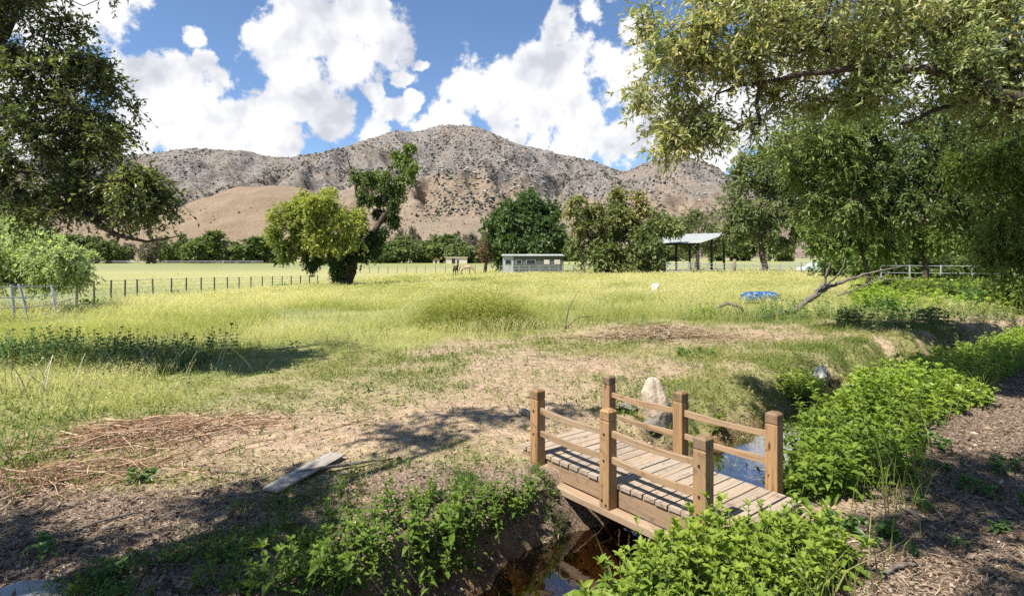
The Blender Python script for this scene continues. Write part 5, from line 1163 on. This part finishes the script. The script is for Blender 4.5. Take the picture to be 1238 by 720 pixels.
fence('corral_fence', 'white rail fence between the corral panel and the wooden post', line(846, 71, 884, 70, 5), 1.35, (.5, .9, 1.3), .06, .035, M['steel'], M['steel'], None, 'fence', 6)
fence('corral_fence', 'wire fence between the wooden post and the right hand panels', line(890, 68, 942, 62.5, 6), 1.35, (.4, .8, 1.3), .045, .014, M['steel'], M['wire'], None, 'fence', 6, 'post', 'wire')
x, y, z = ground_at(888, 69); m = MB(); m.tube([(x, y, z - .1), (x, y, z + .9), (x, y, z + 1.85)], (.2, .19, .18), 9); tag(m.build('wooden_post', M['bark_pale'], None, (x, y, z), True), 'thick brown wooden post in the corral fence line', 'post')
fence('right_wire_fence', 'white wire and pipe fence before the dark hedge at right', line(1065, 41, 1260, 36, 6), 1.45, (.4, .9, 1.4), .05, .018, M['steel'], M['steel'], None, 'fence', 6, 'post', 'wire')

# ------------------------------------------------------------------ buildings
def paint(name, a, b=None, rough=.6): return plain_mat(name, a, b, 1.5, rough)
M['tin'] = plain_mat('roof_metal', (.36, .375, .355), (.27, .285, .27), .8, .7, .2); M['shed_grey'] = paint('shed_grey', (.115, .125, .115), (.08, .09, .082)); M['shed_pale'] = paint('shed_pale', (.42, .44, .44), (.34, .36, .36))
M['boards'] = plain_mat('brown_boards', (.155, .085, .05), (.09, .05, .03), 2, .85); M['cream'] = paint('cream_wall', (.66, .58, .47)); M['dark_glass'] = plain_mat('dark_opening', (.03, .034, .036), (.02, .022, .024), 2, .25)
def shelter():
    o = np.array((23.6, 71.5, float(H(23.6, 71.5)))); ang = math.atan2(.62, -.78)
    root = empty('open_shelter', o, 'open sided livestock shelter with a sloping pale metal roof on dark posts', 'shelter', None, ang)
    # local x runs along the low eave, local -y towards the high eave
    def rz(y): return 3.95 + (-y) / 10.2 * 1.45
    mb = MB(); n = 44; V = []
    for i in range(n + 1):
        x = -.5 + 11. * i / n; c = .035 * (i % 2)
        V += [(x, .7, rz(.7) + c), (x, -10.6, rz(-10.6) + c), (x, .7, rz(.7) + c + .03), (x, -10.6, rz(-10.6) + c + .03)]
    Q = []
    for i in range(n):
        b = i * 4; Q += [(b, b + 1, b + 5, b + 4), (b + 2, b + 6, b + 7, b + 3), (b, b + 4, b + 6, b + 2), (b + 1, b + 3, b + 7, b + 5)]
    Q += [(0, 2, 3, 1), (n * 4, n * 4 + 1, n * 4 + 3, n * 4 + 2)]
    mb.add(V, Q); mb.build('roof', M['tin'], root)
    for x in (.1, 5., 9.9):
        for y in (0, -5., -10.):
            p = MB(); p.box((x, y, (rz(y) - .5) / 2), (.26, .26, rz(y) + .3), None, 0, .02); p.build('post', M['dark_steel'], root)
    for y in (0, -5., -10.):
        p = MB(); p.box((5., y, rz(y) - .16), (10.2, .12, .24)); p.build('beam', M['dark_steel'], root)
    w = MB()
    for i in range(16): w.box((5.6 + i * .27, .16, 1.05), (.25, .05, 2.3 + .06 * (i % 3)), None, i / 16)
    w.build('board_wall', M['boards'], root)
    w = MB()
    for i in range(18): w.box((10.06, -.3 - i * .27, 1.3), (.05, .25, 2.8 + .06 * (i % 3)), None, i / 18)
    w.build('board_wall', M['boards'], root)
shelter()
def longshed():
    o = ground_at(608, 81); x1 = ground_at(680, 83)[0] - o[0]; root = empty('long_shed', o, 'long low grey shed trailer with pale end wall and two pale windows', 'shed', None, .03); h = 2.5; dp = 2.6
    b = MB(); b.box((x1 / 2, dp / 2, h / 2 + .15), (x1, dp, h - .1)); b.build('wall', M['shed_grey'], root)
    b = MB(); b.box((.75, -.015, h / 2 + .15), (1.5, .03, h - .14)); b.build('end_panel', M['shed_pale'], root)
    n = 30; V = [];
    for i in range(n + 1):
        x = -.15 + (x1 + .3) * i / n; c = .02 * (i % 2); V += [(x, -.25, h + .10 + c), (x, dp + .2, h + .32 + c), (x, -.25, h + .16 + c), (x, dp + .2, h + .38 + c)]
    Q = []
    for i in range(n):
        k = i * 4; Q += [(k, k + 1, k + 5, k + 4), (k + 2, k + 6, k + 7, k + 3), (k, k + 4, k + 6, k + 2), (k + 1, k + 3, k + 7, k + 5)]
    b = MB(); b.add(V, Q + [(0, 2, 3, 1), (n * 4, n * 4 + 1, n * 4 + 3, n * 4 + 2)]); b.build('roof', M['tin'], root)
    for x, w, mt in ((.75, .8, 'dark_glass'), (2.3, .7, 'dark_glass'), (4.0, 1.2, 'dark_glass'), (6.3, .7, 'cream'), (7.8, .75, 'cream')):
        f = MB(); f.box((x, -.045, 1.75), (w + .12, .03, .72)); fo = f.build('window', M['shed_pale'], root); p = MB(); p.box((x, -.063, 1.75), (w, .012, .6)); p.build('pane', M[mt], fo)
    for x in (2.2, x1 - 2):
        m = MB(); m.tube([(x, -.05, .3), (x, .2, .3)], .32, 14); m.build('wheel', M['dark_steel'], root)
longshed()
def cottage(name, label, px, d, w, dp, h, rh, flat, mat, doors):
    o = ground_at(px, d); root = empty(name, o, label, 'building', None, .05)
    b = MB(); b.box((w / 2, dp / 2, h / 2 - .2), (w, dp, h + .4)); b.build('wall', mat, root)
    b = MB()
    if flat: b.box((w / 2, dp / 2, h + .12), (w + .8, dp + .8, .24))
    else: b.add([(-.3, -.3, h), (w + .3, -.3, h), (w + .3, dp + .3, h), (-.3, dp + .3, h), (w / 2, -.3, h + rh), (w / 2, dp + .3, h + rh)], [(0, 4, 5, 3), (1, 2, 5, 4), (0, 3, 2, 1)], [(0, 1, 4), (2, 3, 5)])
    b.build('roof', M['cream'] if flat else M['boards'], root)
    for x, ww, hh in doors: b = MB(); b.box((x, -.03, hh / 2 + .02), (ww, .06, hh)); b.build('door', M['dark_glass'], root)
cottage('far_building', 'small flat cream building far across the hay field', 539, 246, 9.2, 5, 2.6, 0, True, M['cream'], [(3.3, 1.5, 2.1), (5.2, .8, 1.6)])
cottage('far_hut', 'tiny gabled hut beside the far cream building', 523.5, 246, 2.6, 3, 1.6, 1.1, False, M['cream'], [(1.3, .8, 1.3)])
def car():
    o = ground_at(968, 69); root = empty('parked_car', o, 'pale green car parked behind the corral panels near the shade tree', 'car', None, .12)
    prof = [(0, .45), (.05, .85), (1.1, .98), (1.75, 1.45), (3.3, 1.5), (4.05, 1.02), (4.35, .95), (4.4, .45)]
    V = [(x, y * (1 if z < 1.1 else .84), z) for y in (-.85, .85) for x, z in prof]; n = len(prof)
    Q = [(i, i + 1, n + i + 1, n + i) for i in range(n - 1)] + [(n - 1, 0, n, 2 * n - 1)] + [(0, 7, 6, 1), (1, 6, 5, 2), (2, 5, 4, 3), (n + 1, n + 6, n + 7, n), (n + 2, n + 5, n + 6, n + 1), (n + 3, n + 4, n + 5, n + 2)]
    b = MB(); b.add(V, [tuple(reversed(q)) for q in Q]); b.build('body', paint('car_paint', (.50, .60, .56), (.45, .55, .52), .3), root)
    for x0, x1 in ((1.45, 2.4), (2.5, 3.6)):
        b = MB(); b.add([(x0, -.845, 1.03), (x1, -.845, 1.03), (x1 - (.18 if x1 > 3 else 0), -.765, 1.42), (x0 + (.4 if x0 < 2 else 0), -.765, 1.42)], [(0, 1, 2, 3)]); b.build('window', M['dark_glass'], root)
    for x in (.8, 3.55):
        for y in (-.8, .8):
            b = MB(); b.tube([(x, y - .1, .32), (x, y + .1, .32)], .33, 16); b.build('wheel', M['dark_steel'], root)
car()

# ------------------------------------------------------------------ horses
def horse(label, px, d, rz, coat, grazing):
    import bmesh
    o = ground_at(px, d); root = empty('horse', o, label, 'horse', None, rz)
    hd = [(.95, 0, 1.0, .17), (1.25, 0, .62, .11), (1.38, 0, .34, .10), (1.48, 0, .12, .06)] if grazing else [(.95, 0, 1.35, .17), (1.15, 0, 1.62, .12), (1.32, 0, 1.62, .10), (1.52, 0, 1.45, .06)]
    pts = [(-.6, 0, 1.18, .27), (-.1, 0, 1.12, .28), (.4, 0, 1.15, .27), (.65, 0, 1.2, .23)] + hd; E = [(i, i + 1) for i in range(len(pts) - 1)]
    def chain(s, ps):
        p = s
        for q in ps: pts.append(q); E.append((p, len(pts) - 1)); p = len(pts) - 1
    for y in (-.17, .17):
        chain(0, [(-.62, y, .85, .15), (-.72, y, .50, .075), (-.68, y, .25, .055), (-.64, y, .03, .06)]); chain(2, [(.5, y, .8, .11), (.5, y, .45, .065), (.5, y, .2, .05), (.53, y, .03, .06)])
    bm = bmesh.new(); sk = bm.verts.layers.skin.verify(); vs = [bm.verts.new(p[:3]) for p in pts]
    for v, p in zip(vs, pts): v[sk].radius = (p[3], p[3])
    vs[1][sk].use_root = True
    for a, b in E: bm.edges.new((vs[a], vs[b]))
    me = bpy.data.meshes.new('body'); bm.to_mesh(me); bm.free(); me.materials.append(coat)
    ob = bpy.data.objects.new('body', me); C.objects.link(ob); ob.parent = root; ob.modifiers.new('skin', 'SKIN'); s = ob.modifiers.new('smooth', 'SUBSURF'); s.levels = s.render_levels = 1
    m = MB(); m.tube([(-.85, 0, 1.3), (-.98, 0, 1.0), (-1.0, 0, .6)], (.04, .07, .03), 6); m.build('tail', M['bark'], root)
    a, b = hd[0], hd[1]; m = MB(); m.tube([(.7, 0, 1.42), (a[0] + .02, 0, a[2] + .16), (b[0] + .04, 0, b[2] + .12)], (.03, .05, .03), 6); m.build('mane', M['bark'], root)
    for y in (-.05, .05): m = MB(); m.tube([(b[0] + .02, y, b[2] + .06), (b[0] + .03, y * 1.4, b[2] + .22)], (.035, .01), 5); m.build('ear', coat, root)
horse('dark brown horse standing end on before the far wire fence', 551, 82, -1.2, plain_mat('bay_coat', (.085, .035, .022), (.05, .022, .014), 2, .6), False)
horse('pale tan horse with a dark head grazing beside the brown horse', 563.5, 83, -.2, plain_mat('buckskin_coat', (.46, .35, .25), (.30, .21, .14), 1.2, .6), True)

# ------------------------------------------------------------------ sun, sky, camera
SUN_TO = Vector((-.70, -.50, 1.36)).normalized(); EL = math.asin(SUN_TO.z); AZ = math.atan2(SUN_TO.x, SUN_TO.y)
ld = bpy.data.lights.new('sun', 'SUN'); ld.energy = 5.0; ld.angle = math.radians(.53); ld.color = (1, .955, .88)
lo = bpy.data.objects.new('sun', ld); C.objects.link(lo); lo.rotation_euler = SUN_TO.to_track_quat('Z', 'Y').to_euler(); lo.location = SUN_TO * 40
w = bpy.data.worlds.new('World'); bpy.context.scene.world = w; w.use_nodes = True; T = NT.__new__(NT); T.t = w.node_tree; T.t.nodes.clear()
sky = T.n('ShaderNodeTexSky', sky_type='NISHITA'); sky.sun_disc = False; sky.sun_elevation = EL; sky.sun_rotation = AZ; sky.air_density = 1.0; sky.dust_density = .02; sky.ozone_density = 4.5; sky.altitude = 1600
bg = T.n('ShaderNodeBackground'); bg.inputs[1].default_value = .088; T.l(sky.outputs[0], bg.inputs[0])
gen = T.coord('Generated')
nrm = T.n('ShaderNodeVectorMath', operation='NORMALIZE'); T.l(gen, nrm.inputs[0]); dv = nrm.outputs[0]
# low frequency wobble of the direction gives the clouds ragged, billowing outlines
n1 = T.n('ShaderNodeTexNoise'); T.l(dv, n1.inputs['Vector']); n1.inputs['Scale'].default_value = 9; n1.inputs['Detail'].default_value = 6; n1.inputs['Roughness'].default_value = .6
ofs = T.n('ShaderNodeVectorMath', operation='SUBTRACT'); T.l(n1.outputs['Color'], ofs.inputs[0]); ofs.inputs[1].default_value = (.5, .5, .5)
scl = T.n('ShaderNodeVectorMath', operation='SCALE'); T.l(ofs.outputs[0], scl.inputs[0]); scl.inputs['Scale'].default_value = .085
wv = T.n('ShaderNodeVectorMath', operation='ADD'); T.l(dv, wv.inputs[0]); T.l(scl.outputs[0], wv.inputs[1])
wn = T.n('ShaderNodeVectorMath', operation='NORMALIZE'); T.l(wv.outputs[0], wn.inputs[0])
CL = [(180, 115, 48), (235, 150, 55), (160, 160, 45), (226, 42, 17), (240, 72, 20), (262, 95, 20), (215, 105, 35), (290, 160, 40), (300, 40, 22), (335, 62, 48), (385, 35, 62), (440, 18, 48), (470, 50, 32), (365, 110, 46), (320, 140, 34), (420, 80, 40), (400, 145, 34), (447, 110, 18), (485, 92, 16), (345, 165, 30), (505, 75, 9),
      (470, 135, 26), (495, 120, 16), (560, 100, 34), (610, 92, 28), (602, 118, 44), (648, 85, 38), (640, 125, 38), (676, 30, 22), (715, 22, 17), (655, 55, 22), (690, 72, 34), (690, 120, 40), (735, 80, 32), (760, 92, 34), (545, 138, 28), (605, 150, 26), (705, 152, 30), (745, 172, 34), (790, 150, 45), (830, 175, 42), (870, 150, 60), (885, 192, 24), (770, 40, 22),
      (60, 20, 70), (120, -20, 60), (20, 110, 70), (-60, 60, 90), (-80, 170, 70), (80, 175, 60), (950, 110, 70), (1040, 170, 70), (1120, 60, 80), (1230, 140, 90), (1330, 60, 90), (450, 165, 26), (520, 160, 26), (655, 175, 20), (620, 165, 18), (690, 185, 18), (560, -60, 40), (300, -80, 70), (750, -70, 60), (250, 170, 40)]
fld = None
for px, py, rp in CL:
    v = Vector(((px - CX) / F_PX, 1, (HOR - py) / F_PX)).normalized(); ang = rp / F_PX * 1.05 * (v.y)
    dp = T.n('ShaderNodeVectorMath', operation='DISTANCE'); T.l(wn.outputs[0], dp.inputs[0]); dp.inputs[1].default_value = v
    s = T.math('MULTIPLY_ADD', dp.outputs['Value'], -1. / ang, 1.)
    fld = s if fld is None else T.math('SMOOTH_MAX', fld, s, .25)
# elsewhere in the sky: scattered cumulus
gn = T.noise(dv, 2.6, 5, .55); sp = T.n('ShaderNodeSeparateXYZ'); T.l(dv, sp.inputs[0])
other = T.math('MULTIPLY', T.math('SUBTRACT', gn, .60), 5.); other = T.math('SUBTRACT', other, T.mr(sp.outputs[1], .2, .6, 0, 3.))
fld = T.math('MAXIMUM', fld, other)
det = T.noise(dv, 26, 7, .62); det2 = T.noise(dv, 9, 5, .6, .2)
den = T.math('ADD', fld, T.math('ADD', T.math('MULTIPLY', T.math('SUBTRACT', det, .5), 1.7), T.math('MULTIPLY', T.math('SUBTRACT', det2, .5), .65)))
cov = T.mr(den, .02, .36)
def cshift(sc, det_, rg):
    o = T.n('ShaderNodeVectorMath', operation='ADD'); T.l(dv, o.inputs[0]); o.inputs[1].default_value = (-.016, -.004, .020)
    return T.math('SUBTRACT', T.noise(dv, sc, det_, rg), T.noise(o.outputs[0], sc, det_, rg))
lit = T.math('ADD', T.math('MULTIPLY', cshift(7.5, 4, .55), 1.9), T.math('MULTIPLY', T.math('SUBTRACT', .5, T.noise(dv, 6, 3, .5)), .8)); lit = T.math('ADD', lit, .5)
ccol = T.ramp(lit, [(.22, (.64, .665, .74)), (.40, (.84, .855, .90)), (.54, (1., 1., 1.))])
cb = T.n('ShaderNodeBackground'); T.l(ccol, cb.inputs[0]); cb.inputs[1].default_value = .52
mx = T.n('ShaderNodeMixShader'); T.l(cov, mx.inputs[0]); T.l(bg.outputs[0], mx.inputs[1]); T.l(cb.outputs[0], mx.inputs[2])
wo = T.n('ShaderNodeOutputWorld'); T.l(mx.outputs[0], wo.inputs[0])

cd = bpy.data.cameras.new('camera'); cd.sensor_width = 36; cd.lens = F_PX / 1238 * 36; cd.shift_y = -(360 - HOR) / 1238; cd.clip_end = 20000; cd.clip_start = .05
co = bpy.data.objects.new('camera', cd); C.objects.link(co); co.location = (0, 0, CAM_Z); co.rotation_euler = (math.radians(90), 0, 0)
sc = bpy.context.scene; sc.camera = co
sc.view_settings.view_transform = 'Standard'; sc.view_settings.look = 'None'; sc.view_settings.exposure = 1.0; sc.view_settings.gamma = 1
sc.render.engine = 'CYCLES'; cy = sc.cycles
cy.max_bounces = 7; cy.diffuse_bounces = 4; cy.glossy_bounces = 3; cy.transmission_bounces = 5; cy.transparent_max_bounces = 8; cy.use_denoising = False; cy.use_fast_gi = False
cy.sample_clamp_indirect = 6; cy.caustics_reflective = False; cy.caustics_refractive = False; cy.use_adaptive_sampling = True; cy.adaptive_threshold = .012
